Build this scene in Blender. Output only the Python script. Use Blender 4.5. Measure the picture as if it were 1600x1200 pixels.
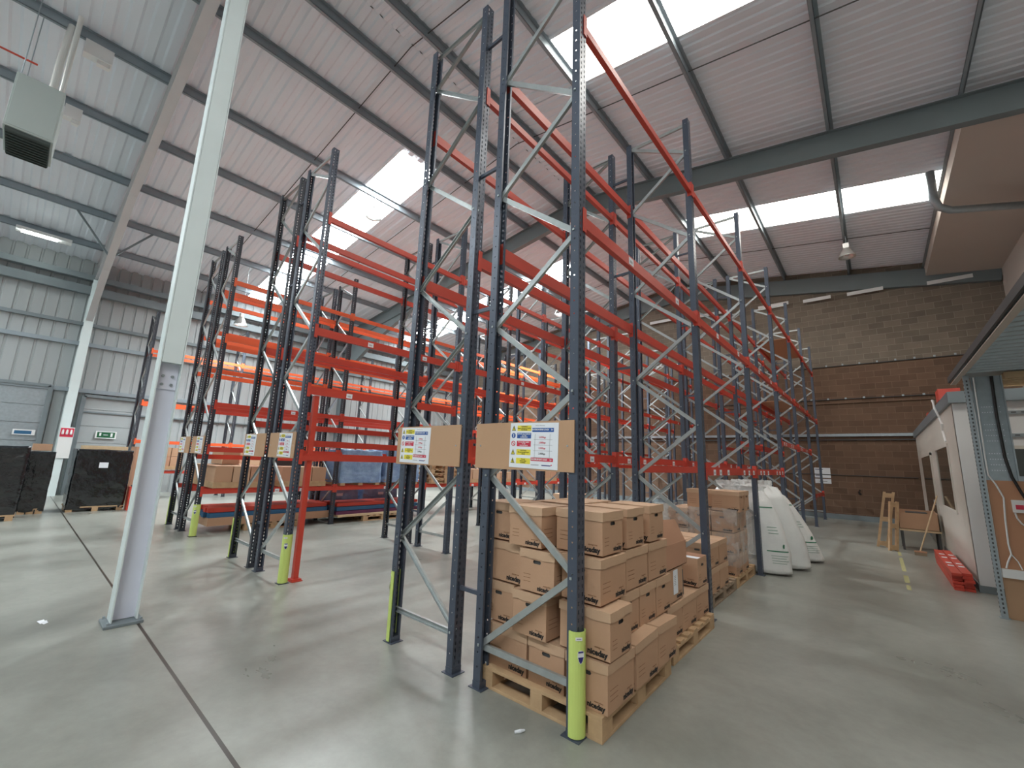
import bpy, bmesh, math, random
from mathutils import Matrix, Vector, noise
PI = math.pi
R = math.radians
random.seed(7)
for o in list(bpy.data.objects):
    bpy.data.objects.remove(o)
SC = bpy.context.scene
COL = SC.collection

# ------------------------------------------------------------------ camera, world, exposure
cam_d = bpy.data.cameras.new('camera')
cam = bpy.data.objects.new('camera', cam_d)
COL.objects.link(cam)
SC.camera = cam
_yaw, _pitch, _roll = 0.7119, 0.182, 0.0347
_f0 = Vector((-math.sin(_yaw), math.cos(_yaw), 0)); _r0 = Vector((math.cos(_yaw), math.sin(_yaw), 0)); _u0 = Vector((0, 0, 1))
_fw = _f0*math.cos(_pitch) + _u0*math.sin(_pitch); _up = _u0*math.cos(_pitch) - _f0*math.sin(_pitch)
_rt = _r0*math.cos(_roll) + _up*math.sin(_roll); _up = _up*math.cos(_roll) - _r0*math.sin(_roll)
M = Matrix(((_rt.x, _up.x, -_fw.x, 1.5706), (_rt.y, _up.y, -_fw.y, -2.5088), (_rt.z, _up.z, -_fw.z, 1.667), (0, 0, 0, 1)))
cam.matrix_world = M
cam_d.sensor_width = 36.0
cam_d.lens = 36.0*656.74/1600.0
cam_d.clip_start = 0.05
cam_d.clip_end = 200

SC.view_settings.view_transform = 'Standard'
SC.view_settings.look = 'None'
SC.view_settings.gamma = 1.0
SC.view_settings.use_curve_mapping = False
SC.view_settings.exposure = 0.82

W = bpy.data.worlds.new('sky'); SC.world = W; W.use_nodes = True
W.node_tree.nodes['Background'].inputs[0].default_value = (0.85, 0.93, 1.0, 1)
W.node_tree.nodes['Background'].inputs[1].default_value = 1.0

ROOFLIGHT_POWER = 11.0

# ------------------------------------------------------------------ materials
MATS = {}
def mat(name, col, rough=0.6, metal=0.0, noise_amt=0.0, noise_scale=5.0, emis=None, estr=0.0, bump=0.0, bscale=40.0, spec=None, alpha=None, trans=None, coat=None):
    if name in MATS: return MATS[name]
    m = bpy.data.materials.new(name); m.use_nodes = True
    nt = m.node_tree; b = nt.nodes['Principled BSDF']
    b.inputs['Base Color'].default_value = (*col, 1)
    b.inputs['Roughness'].default_value = rough
    b.inputs['Metallic'].default_value = metal
    if spec is not None: b.inputs['Specular IOR Level'].default_value = spec
    if coat: b.inputs['Coat Weight'].default_value = coat
    if alpha is not None: b.inputs['Alpha'].default_value = alpha
    if trans is not None: b.inputs['Transmission Weight'].default_value = trans
    if emis:
        b.inputs['Emission Color'].default_value = (*emis, 1); b.inputs['Emission Strength'].default_value = estr
    tc = nt.nodes.new('ShaderNodeTexCoord')
    if noise_amt > 0:
        n = nt.nodes.new('ShaderNodeTexNoise'); n.inputs['Scale'].default_value = noise_scale; n.inputs['Detail'].default_value = 5
        nt.links.new(tc.outputs['Object'], n.inputs['Vector'])
        mx = nt.nodes.new('ShaderNodeMix'); mx.data_type = 'RGBA'
        mx.inputs['A'].default_value = (*[c*(1-noise_amt) for c in col], 1)
        mx.inputs['B'].default_value = (*[min(1, c*(1+noise_amt)) for c in col], 1)
        nt.links.new(n.outputs['Fac'], mx.inputs['Factor']); nt.links.new(mx.outputs['Result'], b.inputs['Base Color'])
    if bump > 0:
        n2 = nt.nodes.new('ShaderNodeTexNoise'); n2.inputs['Scale'].default_value = bscale; n2.inputs['Detail'].default_value = 4
        nt.links.new(tc.outputs['Object'], n2.inputs['Vector'])
        bp = nt.nodes.new('ShaderNodeBump'); bp.inputs['Strength'].default_value = bump; bp.inputs['Distance'].default_value = 0.02
        nt.links.new(n2.outputs['Fac'], bp.inputs['Height']); nt.links.new(bp.outputs['Normal'], b.inputs['Normal'])
    MATS[name] = m
    return m

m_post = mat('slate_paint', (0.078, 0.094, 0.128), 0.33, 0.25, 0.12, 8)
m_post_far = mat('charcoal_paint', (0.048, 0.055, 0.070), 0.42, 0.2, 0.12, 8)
m_brace = mat('galvanised_steel', (0.44, 0.47, 0.47), 0.35, 0.6, 0.18, 14)
m_red = mat('red_beam_paint', (0.56, 0.060, 0.036), 0.42, 0.0, 0.10, 3)
m_orange = mat('orange_beam_paint', (0.80, 0.13, 0.04), 0.42, 0.0, 0.10, 3)
m_white = mat('white_plastic', (0.78, 0.78, 0.77), 0.45)
m_paper = mat('white_paper', (0.80, 0.82, 0.86), 0.7)
m_black = mat('black_print', (0.012, 0.011, 0.012), 0.6)
m_bprint = mat('brown_print', (0.20, 0.085, 0.03), 0.7)
m_card = mat('cardboard', (0.50, 0.300, 0.185), 0.75, 0, 0.07, 3.0, bump=0.05, bscale=60)
m_cardlid = mat('cardboard_lid', (0.56, 0.365, 0.235), 0.72, 0, 0.07, 3.0, bump=0.05, bscale=60)
m_cardpink = mat('plain_cardboard', (0.50, 0.27, 0.17), 0.75, 0, 0.06, 3.0)
m_wood = mat('pallet_wood', (0.50, 0.33, 0.185), 0.75, 0, 0.28, 9.0, bump=0.15, bscale=30)
m_woodold = mat('weathered_wood', (0.30, 0.22, 0.15), 0.8, 0, 0.28, 9.0)
m_woodpale = mat('pale_timber', (0.62, 0.46, 0.28), 0.7, 0, 0.2, 8.0)
m_mdf = mat('mdf_board', (0.50, 0.305, 0.18), 0.7, 0, 0.05, 2.0)
m_mdfdark = mat('orange_hardboard', (0.52, 0.265, 0.150), 0.65, 0, 0.08, 2.0)
m_lime = mat('lime_plastic', (0.58, 0.70, 0.19), 0.4, 0, 0.03, 4)
m_yellow = mat('sign_yellow', (0.82, 0.70, 0.06), 0.5)
m_blue = mat('sign_blue', (0.02, 0.09, 0.34), 0.5)
m_sred = mat('sign_red', (0.62, 0.03, 0.07), 0.5)
m_navy = mat('badge_navy', (0.02, 0.015, 0.16), 0.4)
m_green = mat('sign_green', (0.01, 0.10, 0.04), 0.5)
m_steelw = mat('white_steel', (0.72, 0.80, 0.80), 0.45, 0, 0.05, 3)
m_steelweb = mat('lilac_white_steel', (0.78, 0.79, 0.90), 0.5, 0, 0.05, 2.5)
m_steelg = mat('grey_steel', (0.20, 0.235, 0.25), 0.5, 0.1, 0.10, 2)
m_purlin = mat('galvanised_purlin', (0.30, 0.35, 0.385), 0.45, 0.3, 0.15, 3)
m_rafter = mat('rafter_paint', (0.17, 0.205, 0.215), 0.5, 0.0, 0.08, 2)
m_prim = mat('primer_beige', (0.60, 0.59, 0.60), 0.6, 0, 0.05, 2)
m_roof = mat('roof_liner', (0.78, 0.82, 0.88), 0.5, 0.0, 0.05, 0.6)
m_clad = mat('wall_liner', (0.38, 0.405, 0.41), 0.5, 0.0, 0.05, 0.5)
m_galv = mat('galvanised_sheet', (0.38, 0.43, 0.46), 0.4, 0.6, 0.2, 12)
m_cream = mat('cream_board', (0.52, 0.46, 0.41), 0.7, 0, 0.05, 0.7)
m_office = mat('office_white', (0.62, 0.59, 0.53), 0.6, 0, 0.04, 1.5)
m_officew = mat('office_front_white', (0.72, 0.73, 0.73), 0.6, 0, 0.03, 1.5)
m_glassd = mat('dark_glass', (0.05, 0.055, 0.045), 0.08, 0, spec=0.8)
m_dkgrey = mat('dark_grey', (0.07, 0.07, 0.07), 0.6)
m_wrapk = mat('black_stretch_film', (0.005, 0.007, 0.010), 0.16, 0, bump=1.0, bscale=6, spec=1.0)
m_bag = None
m_alu = mat('spun_aluminium', (0.62, 0.62, 0.60), 0.28, 0.85)
m_heater = mat('heater_case', (0.46, 0.52, 0.50), 0.45, 0.05, 0.04, 2)
m_louver = mat('heater_louver', (0.05, 0.065, 0.06), 0.5)
m_flue = mat('polished_flue', (0.85, 0.84, 0.80), 0.30, 0.6)
m_bluecart = mat('blue_carton', (0.05, 0.14, 0.36), 0.5, 0, 0.3, 3)
m_bluebeam = mat('blue_beam', (0.03, 0.13, 0.26), 0.45)
m_purple = mat('purple_beam', (0.10, 0.02, 0.07), 0.5)
m_rubber = mat('black_cable', (0.02, 0.02, 0.02), 0.5)
m_winwarm = mat('window_wall', (0.6, 0.6, 0.6), 0.5)
m_rooflight = mat('rooflight_grp', (0.9, 0.92, 0.9), 0.5, emis=(0.93, 0.985, 1.0), estr=ROOFLIGHT_POWER)
m_rooflight_dim = mat('rooflight_grp_dim', (0.9, 0.92, 0.88), 0.5, emis=(1.0, 0.96, 0.88), estr=ROOFLIGHT_POWER*0.38)  # same panels with the glow turned down to keep the right side darker
m_lamp = mat('lamp_glow', (1, 1, 1), 0.5, emis=(0.80, 0.93, 1.0), estr=60.0)
m_tube = mat('tube_glow', (1, 1, 1), 0.5, emis=(0.90, 1.0, 0.95), estr=14.0)

def make_floor_mat():
    m = bpy.data.materials.new('concrete_floor'); m.use_nodes = True; nt = m.node_tree; L = nt.links
    b = nt.nodes['Principled BSDF']
    tc = nt.nodes.new('ShaderNodeTexCoord')
    n1 = nt.nodes.new('ShaderNodeTexNoise'); n1.inputs['Scale'].default_value = 0.55; n1.inputs['Detail'].default_value = 6; n1.inputs['Roughness'].default_value = 0.6; n1.inputs['Distortion'].default_value = 0.4
    n2 = nt.nodes.new('ShaderNodeTexNoise'); n2.inputs['Scale'].default_value = 9; n2.inputs['Detail'].default_value = 8; n2.inputs['Roughness'].default_value = 0.7
    L.new(tc.outputs['Object'], n1.inputs['Vector']); L.new(tc.outputs['Object'], n2.inputs['Vector'])
    r1 = nt.nodes.new('ShaderNodeValToRGB'); r1.color_ramp.elements[0].position = 0.3; r1.color_ramp.elements[1].position = 0.72
    r1.color_ramp.elements[0].color = (0.205, 0.208, 0.182, 1); r1.color_ramp.elements[1].color = (0.372, 0.378, 0.340, 1)
    L.new(n1.outputs['Fac'], r1.inputs[0])
    mx = nt.nodes.new('ShaderNodeMix'); mx.data_type = 'RGBA'; mx.blend_type = 'MULTIPLY'; mx.inputs['Factor'].default_value = 0.45
    r2 = nt.nodes.new('ShaderNodeValToRGB'); r2.color_ramp.elements[0].position = 0.30; r2.color_ramp.elements[1].position = 0.6
    r2.color_ramp.elements[0].color = (0.72, 0.72, 0.70, 1); r2.color_ramp.elements[1].color = (1, 1, 1, 1)
    L.new(n2.outputs['Fac'], r2.inputs[0]); L.new(r1.outputs[0], mx.inputs['A']); L.new(r2.outputs[0], mx.inputs['B'])
    # saw-cut joints and dusty dark traces beside them
    sp = nt.nodes.new('ShaderNodeSeparateXYZ'); L.new(tc.outputs['Object'], sp.inputs[0])
    def math_(op, a, bb=None):
        n = nt.nodes.new('ShaderNodeMath'); n.operation = op
        for i, v in enumerate((a, bb)):
            if v is None: continue
            if isinstance(v, (int, float)): n.inputs[i].default_value = v
            else: L.new(v, n.inputs[i])
        return n.outputs[0]
    d = math_('ABSOLUTE', math_('ADD', sp.outputs['Y'], 1.455))
    line = math_('LESS_THAN', d, 0.012)
    mx2 = nt.nodes.new('ShaderNodeMix'); mx2.data_type = 'RGBA'
    L.new(line, mx2.inputs['Factor']); L.new(mx.outputs['Result'], mx2.inputs['A']); mx2.inputs['B'].default_value = (0.035, 0.028, 0.02, 1)
    L.new(mx2.outputs['Result'], b.inputs['Base Color'])
    rr = nt.nodes.new('ShaderNodeMapRange'); rr.inputs['To Min'].default_value = 0.20; rr.inputs['To Max'].default_value = 0.42
    L.new(n1.outputs['Fac'], rr.inputs['Value']); L.new(rr.outputs[0], b.inputs['Roughness'])
    b.inputs['Specular IOR Level'].default_value = 0.55
    return m
def make_block_mat():
    m = bpy.data.materials.new('blockwork'); m.use_nodes = True; nt = m.node_tree; L = nt.links
    b = nt.nodes['Principled BSDF']; b.inputs['Roughness'].default_value = 0.85
    tc = nt.nodes.new('ShaderNodeTexCoord')
    sp = nt.nodes.new('ShaderNodeSeparateXYZ'); L.new(tc.outputs['Object'], sp.inputs[0])
    cb = nt.nodes.new('ShaderNodeCombineXYZ'); L.new(sp.outputs['X'], cb.inputs[0]); L.new(sp.outputs['Z'], cb.inputs[1])
    br = nt.nodes.new('ShaderNodeTexBrick'); L.new(cb.outputs[0], br.inputs['Vector'])
    br.inputs['Scale'].default_value = 1.0; br.inputs['Brick Width'].default_value = 0.45; br.inputs['Row Height'].default_value = 0.225
    br.inputs['Mortar Size'].default_value = 0.008; br.inputs['Mortar Smooth'].default_value = 0.2; br.inputs['Bias'].default_value = 0.1
    br.inputs['Color1'].default_value = (0.170, 0.138, 0.106, 1); br.inputs['Color2'].default_value = (0.235, 0.192, 0.148, 1); br.inputs['Mortar'].default_value = (0.30, 0.26, 0.21, 1)
    # the wall was painted a redder brown up to 5.7 m
    lt = nt.nodes.new('ShaderNodeMath'); lt.operation = 'LESS_THAN'; lt.inputs[1].default_value = 5.70; L.new(sp.outputs['Z'], lt.inputs[0])
    tint = nt.nodes.new('ShaderNodeMix'); tint.data_type = 'RGBA'; tint.blend_type = 'MULTIPLY'
    L.new(lt.outputs[0], tint.inputs['Factor']); L.new(br.outputs['Color'], tint.inputs['A']); tint.inputs['B'].default_value = (0.80, 0.58, 0.48, 1)
    n = nt.nodes.new('ShaderNodeTexNoise'); n.inputs['Scale'].default_value = 1.6; n.inputs['Detail'].default_value = 6; L.new(tc.outputs['Object'], n.inputs['Vector'])
    rp = nt.nodes.new('ShaderNodeValToRGB'); rp.color_ramp.elements[0].color = (0.7, 0.7, 0.7, 1); rp.color_ramp.elements[1].color = (1.15, 1.15, 1.15, 1); L.new(n.outputs['Fac'], rp.inputs[0])
    m3 = nt.nodes.new('ShaderNodeMix'); m3.data_type = 'RGBA'; m3.blend_type = 'MULTIPLY'; m3.inputs['Factor'].default_value = 1
    L.new(tint.outputs['Result'], m3.inputs['A']); L.new(rp.outputs[0], m3.inputs['B']); L.new(m3.outputs['Result'], b.inputs['Base Color'])
    bp = nt.nodes.new('ShaderNodeBump'); bp.inputs['Strength'].default_value = 0.35; bp.inputs['Distance'].default_value = 0.01; bp.invert = True
    L.new(br.outputs['Fac'], bp.inputs['Height']); L.new(bp.outputs['Normal'], b.inputs['Normal'])
    return m
def make_film_mat():
    m = bpy.data.materials.new('clear_stretch_film'); m.use_nodes = True; nt = m.node_tree; L = nt.links
    nt.nodes.remove(nt.nodes['Principled BSDF']); out = nt.nodes['Material Output']
    g = nt.nodes.new('ShaderNodeBsdfPrincipled'); g.inputs['Base Color'].default_value = (0.75, 0.72, 0.68, 1); g.inputs['Roughness'].default_value = 0.18
    t = nt.nodes.new('ShaderNodeBsdfTransparent'); mx = nt.nodes.new('ShaderNodeMixShader')
    tc = nt.nodes.new('ShaderNodeTexCoord'); n = nt.nodes.new('ShaderNodeTexNoise'); n.inputs['Scale'].default_value = 5; n.inputs['Detail'].default_value = 6
    L.new(tc.outputs['Object'], n.inputs['Vector'])
    r = nt.nodes.new('ShaderNodeMapRange'); r.inputs['From Min'].default_value = 0.35; r.inputs['From Max'].default_value = 0.7; r.inputs['To Min'].default_value = 0.08; r.inputs['To Max'].default_value = 0.6
    L.new(n.outputs['Fac'], r.inputs['Value']); L.new(r.outputs[0], mx.inputs[0])
    bp = nt.nodes.new('ShaderNodeBump'); bp.inputs['Strength'].default_value = 0.8; bp.inputs['Distance'].default_value = 0.03
    L.new(n.outputs['Fac'], bp.inputs['Height']); L.new(bp.outputs['Normal'], g.inputs['Normal'])
    L.new(t.outputs[0], mx.inputs[1]); L.new(g.outputs[0], mx.inputs[2]); L.new(mx.outputs[0], out.inputs[0])
    return m
def make_bag_mat(printed):
    m = bpy.data.materials.new('white_sack' + ('_printed' if printed else '')); m.use_nodes = True; nt = m.node_tree; L = nt.links
    b = nt.nodes['Principled BSDF']; b.inputs['Roughness'].default_value = 0.5; b.inputs['Base Color'].default_value = (0.74, 0.74, 0.72, 1)
    b.inputs['Subsurface Weight'].default_value = 0.0
    tc = nt.nodes.new('ShaderNodeTexCoord'); n = nt.nodes.new('ShaderNodeTexNoise'); n.inputs['Scale'].default_value = 6; n.inputs['Detail'].default_value = 5
    L.new(tc.outputs['Object'], n.inputs['Vector'])
    bp = nt.nodes.new('ShaderNodeBump'); bp.inputs['Strength'].default_value = 0.4; bp.inputs['Distance'].default_value = 0.03
    L.new(n.outputs['Fac'], bp.inputs['Height']); L.new(bp.outputs['Normal'], b.inputs['Normal'])
    return m
m_floor = make_floor_mat(); m_block = make_block_mat(); m_film = make_film_mat(); m_bag = make_bag_mat(False)

# ------------------------------------------------------------------ mesh helpers
class MB:
    def __init__(s): s.v = []; s.f = []; s.mi = []; s.mats = []; s.smooth = False
    def _m(s, m):
        if m not in s.mats: s.mats.append(m)
        return s.mats.index(m)
    def face(s, pts, m):
        i = len(s.v); s.v += [tuple(p) for p in pts]; s.f.append(tuple(range(i, i+len(pts)))); s.mi.append(s._m(m))
    def box(s, a, b, m, mtx=None, taper=None):
        (x0, y0, z0), (x1, y1, z1) = a, b
        P = [(x0,y0,z0),(x1,y0,z0),(x1,y1,z0),(x0,y1,z0),(x0,y0,z1),(x1,y0,z1),(x1,y1,z1),(x0,y1,z1)]
        if mtx is not None: P = [tuple(mtx @ Vector(p)) for p in P]
        i = len(s.v); s.v += P; k = s._m(m)
        for f in ((0,3,2,1),(4,5,6,7),(0,1,5,4),(1,2,6,5),(2,3,7,6),(3,0,4,7)):
            s.f.append(tuple(i+j for j in f)); s.mi.append(k)
    def hexa(s, P, m):
        i = len(s.v); s.v += [tuple(p) for p in P]; k = s._m(m)
        for f in ((0,3,2,1),(4,5,6,7),(0,1,5,4),(1,2,6,5),(2,3,7,6),(3,0,4,7)):
            s.f.append(tuple(i+j for j in f)); s.mi.append(k)
    def bar(s, p, q, w, h, m, up=(0,0,1), roll=0):
        p = Vector(p); q = Vector(q); d = (q-p).normalized(); u = Vector(up)
        if abs(d.dot(u)) > .99: u = Vector((0,1,0))
        sd = d.cross(u).normalized(); u = sd.cross(d).normalized()
        if roll: 
            rm = Matrix.Rotation(roll, 3, d); sd = rm@sd; u = rm@u
        P = []
        for c in (p, q):
            for a, b in ((-1,-1),(1,-1),(1,1),(-1,1)): P.append(c + sd*a*w/2 + u*b*h/2)
        i = len(s.v); s.v += [tuple(x) for x in P]; k = s._m(m)
        for f in ((0,1,2,3),(4,7,6,5),(0,4,5,1),(1,5,6,2),(2,6,7,3),(3,7,4,0)):
            s.f.append(tuple(i+j for j in f)); s.mi.append(k)
    def tube(s, pts, r, m, n=10, caps=True):
        pts = [Vector(p) for p in pts]; rs = r if isinstance(r, (list, tuple)) else [r]*len(pts); k = s._m(m); rings = []
        for j, p in enumerate(pts):
            d = (pts[min(j+1, len(pts)-1)] - pts[max(j-1, 0)]).normalized()
            u = Vector((0,0,1)) if abs(d.z) < .9 else Vector((1,0,0))
            a = d.cross(u).normalized(); b = d.cross(a).normalized(); i = len(s.v)
            s.v += [tuple(p + (a*math.cos(t)+b*math.sin(t))*rs[j]) for t in [2*PI*q/n for q in range(n)]]; rings.append(i)
        for a, b in zip(rings, rings[1:]):
            for q in range(n):
                s.f.append((a+q, a+(q+1)%n, b+(q+1)%n, b+q)); s.mi.append(k)
        if caps:
            s.f.append(tuple(rings[0]+q for q in range(n))[::-1]); s.mi.append(k)
            s.f.append(tuple(rings[-1]+q for q in range(n))); s.mi.append(k)
    def lathe(s, prof, m, n=24, c=(0,0,0)):
        k = s._m(m); rings = []
        for r, z in prof:
            i = len(s.v); s.v += [(c[0]+r*math.cos(2*PI*q/n), c[1]+r*math.sin(2*PI*q/n), c[2]+z) for q in range(n)]; rings.append(i)
        for a, b in zip(rings, rings[1:]):
            for q in range(n):
                s.f.append((a+q, a+(q+1)%n, b+(q+1)%n, b+q)); s.mi.append(k)
    def prism(s, poly, axis, a, b, m):
        # poly in the two other axes, in order
        def mk(u, v, w): return {'x': (w,u,v), 'y': (u,w,v), 'z': (u,v,w)}[axis]
        n = len(poly); i = len(s.v); k = s._m(m)
        s.v += [mk(u,v,a) for u,v in poly] + [mk(u,v,b) for u,v in poly]
        s.f.append(tuple(i+j for j in range(n))[::-1]); s.mi.append(k); s.f.append(tuple(i+n+j for j in range(n))); s.mi.append(k)
        for j in range(n):
            s.f.append((i+j, i+(j+1)%n, i+n+(j+1)%n, i+n+j)); s.mi.append(k)
    def ibeam(s, p, q, depth, width, m, tf=0.015, tw=0.01, up=(0,0,1)):
        p = Vector(p); q = Vector(q); d = (q-p).normalized(); u = Vector(up); sd = d.cross(u).normalized(); u = sd.cross(d).normalized()
        for sg in (1, -1):
            o = u*sg*(depth/2 - tf/2); s.bar(p+o, q+o, width, tf, m, up=u)
        s.bar(p, q, tw, depth-2*tf, m, up=u)
    def add_mesh(s, verts, faces, mtx, m):
        i = len(s.v); k = s._m(m); s.v += [tuple(mtx @ Vector(v)) for v in verts]
        for f in faces: s.f.append(tuple(i+j for j in f)); s.mi.append(k)
    def mesh(s, name):
        me = bpy.data.meshes.new(name); me.from_pydata(s.v, [], s.f)
        for m in s.mats: me.materials.append(m)
        me.polygons.foreach_set('material_index', s.mi)
        if s.smooth: me.polygons.foreach_set('use_smooth', [True]*len(me.polygons))
        me.update(); return me
    def build(s, name, parent=None, loc=(0,0,0), rot=(0,0,0), bevel=0, smooth=None):
        me = s.mesh(name)
        bm = bmesh.new(); bm.from_mesh(me); bmesh.ops.recalc_face_normals(bm, faces=bm.faces); bm.to_mesh(me); bm.free()
        return link(name, me, parent, loc, rot, bevel)
def link(name, me, parent=None, loc=(0,0,0), rot=(0,0,0), bevel=0):
    o = bpy.data.objects.new(name, me); COL.objects.link(o); o.location = loc; o.rotation_euler = rot
    if parent is not None: o.parent = parent
    if bevel:
        b = o.modifiers.new('bevel', 'BEVEL'); b.width = bevel; b.segments = 2; b.limit_method = 'ANGLE'; b.angle_limit = R(40)
    return o
def tag(o, label, cat, group=None, kind=None):
    o['label'] = label; o['category'] = cat
    if group: o['group'] = group
    if kind: o['kind'] = kind
    return o
def thing(name, label, cat, loc=(0,0,0), rotz=0, group=None):
    o = bpy.data.objects.new(name, None); COL.objects.link(o); o.location = loc; o.rotation_euler = (0,0,rotz); o.empty_display_size = 0.2
    return tag(o, label, cat, group)
def struct(o): o['kind'] = 'structure'; return o
def copy_tree(o, parent=None):
    c = o.copy(); COL.objects.link(c); c.parent = parent
    for ch in list(o.children): copy_tree(ch, c)
    return c
_TX = {}
def text_geo(s, size, bold=0.0, align='CENTER'):
    key = (s, size, bold, align)
    if key in _TX: return _TX[key]
    cu = bpy.data.curves.new('t', 'FONT'); cu.body = s; cu.size = size; cu.offset = bold; cu.align_x = align; cu.align_y = 'CENTER'; cu.resolution_u = 2
    ob = bpy.data.objects.new('t', cu); COL.objects.link(ob)
    dg = bpy.context.evaluated_depsgraph_get(); me = ob.evaluated_get(dg).to_mesh()
    v = [tuple(x.co) for x in me.vertices]; f = [tuple(p.vertices) for p in me.polygons]
    ob.evaluated_get(dg).to_mesh_clear(); bpy.data.objects.remove(ob); bpy.data.curves.remove(cu)
    _TX[key] = (v, f); return _TX[key]
def face_mtx(origin, right, up):
    r = Vector(right).normalized(); u = Vector(up).normalized(); n = r.cross(u)
    return Matrix(((r.x,u.x,n.x,origin[0]),(r.y,u.y,n.y,origin[1]),(r.z,u.z,n.z,origin[2]),(0,0,0,1)))
def put_text(mb, s, size, origin, right, up, m, bold=0.0, align='CENTER', sx=1.0):
    v, f = text_geo(s, size, bold, align); mb.add_mesh(v, f, face_mtx(origin, right, up) @ Matrix.Diagonal((sx,1,1,1)), m)

# ------------------------------------------------------------------ the building
XL, XR, Y0, Y1, XRG = -20.0, 5.25, -11.3, 17.55, -5.3
def soff(x): return 9.72 - (0.14*(XRG-x) if x < XRG else 0.155*(x-XRG))
def rtop(x): return soff(x) + 0.80
f = MB(); f.box((XL-0.3, Y0-0.3, -0.3), (XR+3.0, Y1+0.3, 0), m_floor); struct(f.build('floor'))
w = MB(); w.box((XL-0.3, Y1, 0), (XR+3, Y1+0.3, 11), m_block); struct(w.build('wall_back'))
# left cladding: trapezoidal liner sheets with vertical ribs
w = MB(); y = Y0; p = 0.333
while y < Y1:
    prof = [(0.0, 0), (0.02, 0.03), (0.06, 0.03), (0.08, 0), (p, 0)]
    for (a, da), (b, db) in zip(prof, prof[1:]):
        w.face([(XL-da+0.0, y+a, 0), (XL-db, y+b, 0), (XL-db, y+b, 8.9), (XL-da, y+a, 8.9)], m_clad)
    y += p
w.box((XL-0.30, Y0, 0), (XL-0.1, Y1, 8.9), m_clad)
struct(w.build('wall_left'))
w = MB(); w.box((XL-0.3, Y0-0.3, 0), (XR+3, Y0, 11), m_clad); struct(w.build('wall_front'))
w = MB(); w.box((XR, 8.4, 3.2), (XR+0.2, Y1, 9.6), m_cream); w.box((XR+2.6, Y0, 0), (XR+2.8, Y1, 9.6), m_cream); struct(w.build('wall_right'))
# roof: ribbed sheets between rooflight strips
RL = [(-8.2, -6.9), (3.25, 4.5), (11.35, 12.85)]
SEG = []; y = Y0
for a, b in RL: SEG.append((y, a, False)); SEG.append((a, b, True)); y = b
SEG.append((y, Y1, False))
def ribbed(mb, xa, xb, ya, yb, per, dz, m):
    y = ya; za, zb = rtop(xa), rtop(xb)
    while y < yb - 1e-4:
        q = min(per, yb-y)
        prof = [(0, 0), (q*0.12, dz), (q*0.45, dz), (q*0.57, 0), (q, 0)]
        for (a, da), (b, db) in zip(prof, prof[1:]):
            mb.face([(xa, y+a, za+da), (xa, y+b, za+db), (xb, y+b, zb+db), (xb, y+a, zb+da)], m)
        y += q
c = MB(); n = 1
for side in (0, 1):
    for a, b, isl in SEG:
        if not isl:
            if side == 0: ribbed(c, XL-0.3, XRG, a, b, 0.333, 0.035, m_roof)
            else: ribbed(c, XRG, XR+3, a, b, 0.2, 0.03, m_roof)
        else:
            xa, xb = ((XL+0.6, -7.8) if side == 0 else (-2.8, (3.5 if a > 8 else XR+2.5)))
            g = MB(); ribbed(g, xa, xb, a, b, 0.2, 0.03, m_rooflight if (side == 0 or a < 0) else m_rooflight_dim); struct(g.build('window_%d' % n)); n += 1
            if side == 0:
                ribbed(c, XL-0.3, xa, a, b, 0.333, 0.035, m_roof); ribbed(c, xb, XRG, a, b, 0.333, 0.035, m_roof)
            else:
                ribbed(c, XRG, xa, a, b, 0.2, 0.03, m_roof)
                if xb < XR+2: ribbed(c, xb, XR+3, a, b, 0.2, 0.03, m_roof)
struct(c.build('ceiling'))
# outer weather skin so no daylight leaks
c = MB()
for xa, xb in ((XL-0.4, XRG), (XRG, XR+3.1)):
    P = [(xa, Y0-0.4, rtop(xa)+0.2), (xb, Y0-0.4, rtop(xb)+0.2), (xb, Y1+0.4, rtop(xb)+0.2), (xa, Y1+0.4, rtop(xa)+0.2)]
    c.hexa(P + [(x, y, z+0.05) for x, y, z in P], m_steelg)
struct(c.build('ceiling'))
# boxed-in cream soffit at the right of the back bay
c = MB()
P = [(3.5, 8.8, rtop(3.5)-0.55), (XR, 8.8, rtop(XR)-0.5), (XR, Y1, rtop(XR)-0.5), (3.5, Y1, rtop(3.5)-0.55)]
c.hexa(P + [(x, y, z+0.5) for x, y, z in P], m_cream); struct(c.build('ceiling'))
# purlins
tn = 1
for x in (-18.5, -16.3, -14.1, -11.9, -9.7, -7.4, -5.9, -4.7, -2.75, -0.65, 1.46, 3.5, 5.4):
    t = MB(); z = rtop(x)-0.1
    t.box((x-0.004, Y0, z-0.1), (x+0.004, Y1, z+0.1), m_purlin); t.box((x-0.004, Y0, z+0.09), (x+0.065, Y1, z+0.098), m_purlin)
    t.box((x-0.065, Y0, z-0.1), (x+0.004, Y1, z-0.092), m_purlin); t.box((x-0.065, Y0, z-0.1), (x-0.06, Y1, z-0.08), m_purlin)
    struct(t.build('trim_%d' % tn)); tn += 1
# anti-sag rods, mid-bay, one line per slope
t = MB()
for yy in (5.3, 1.7, 14.5):
    for xa, xb in ((XL, XRG), (XRG, XR)):
        t.tube([(xa, yy, rtop(xa)-0.08), (xb, yy, rtop(xb)-0.08)], 0.012, m_dkgrey, 6)
struct(t.build('trim_%d' % tn)); tn += 1
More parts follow.
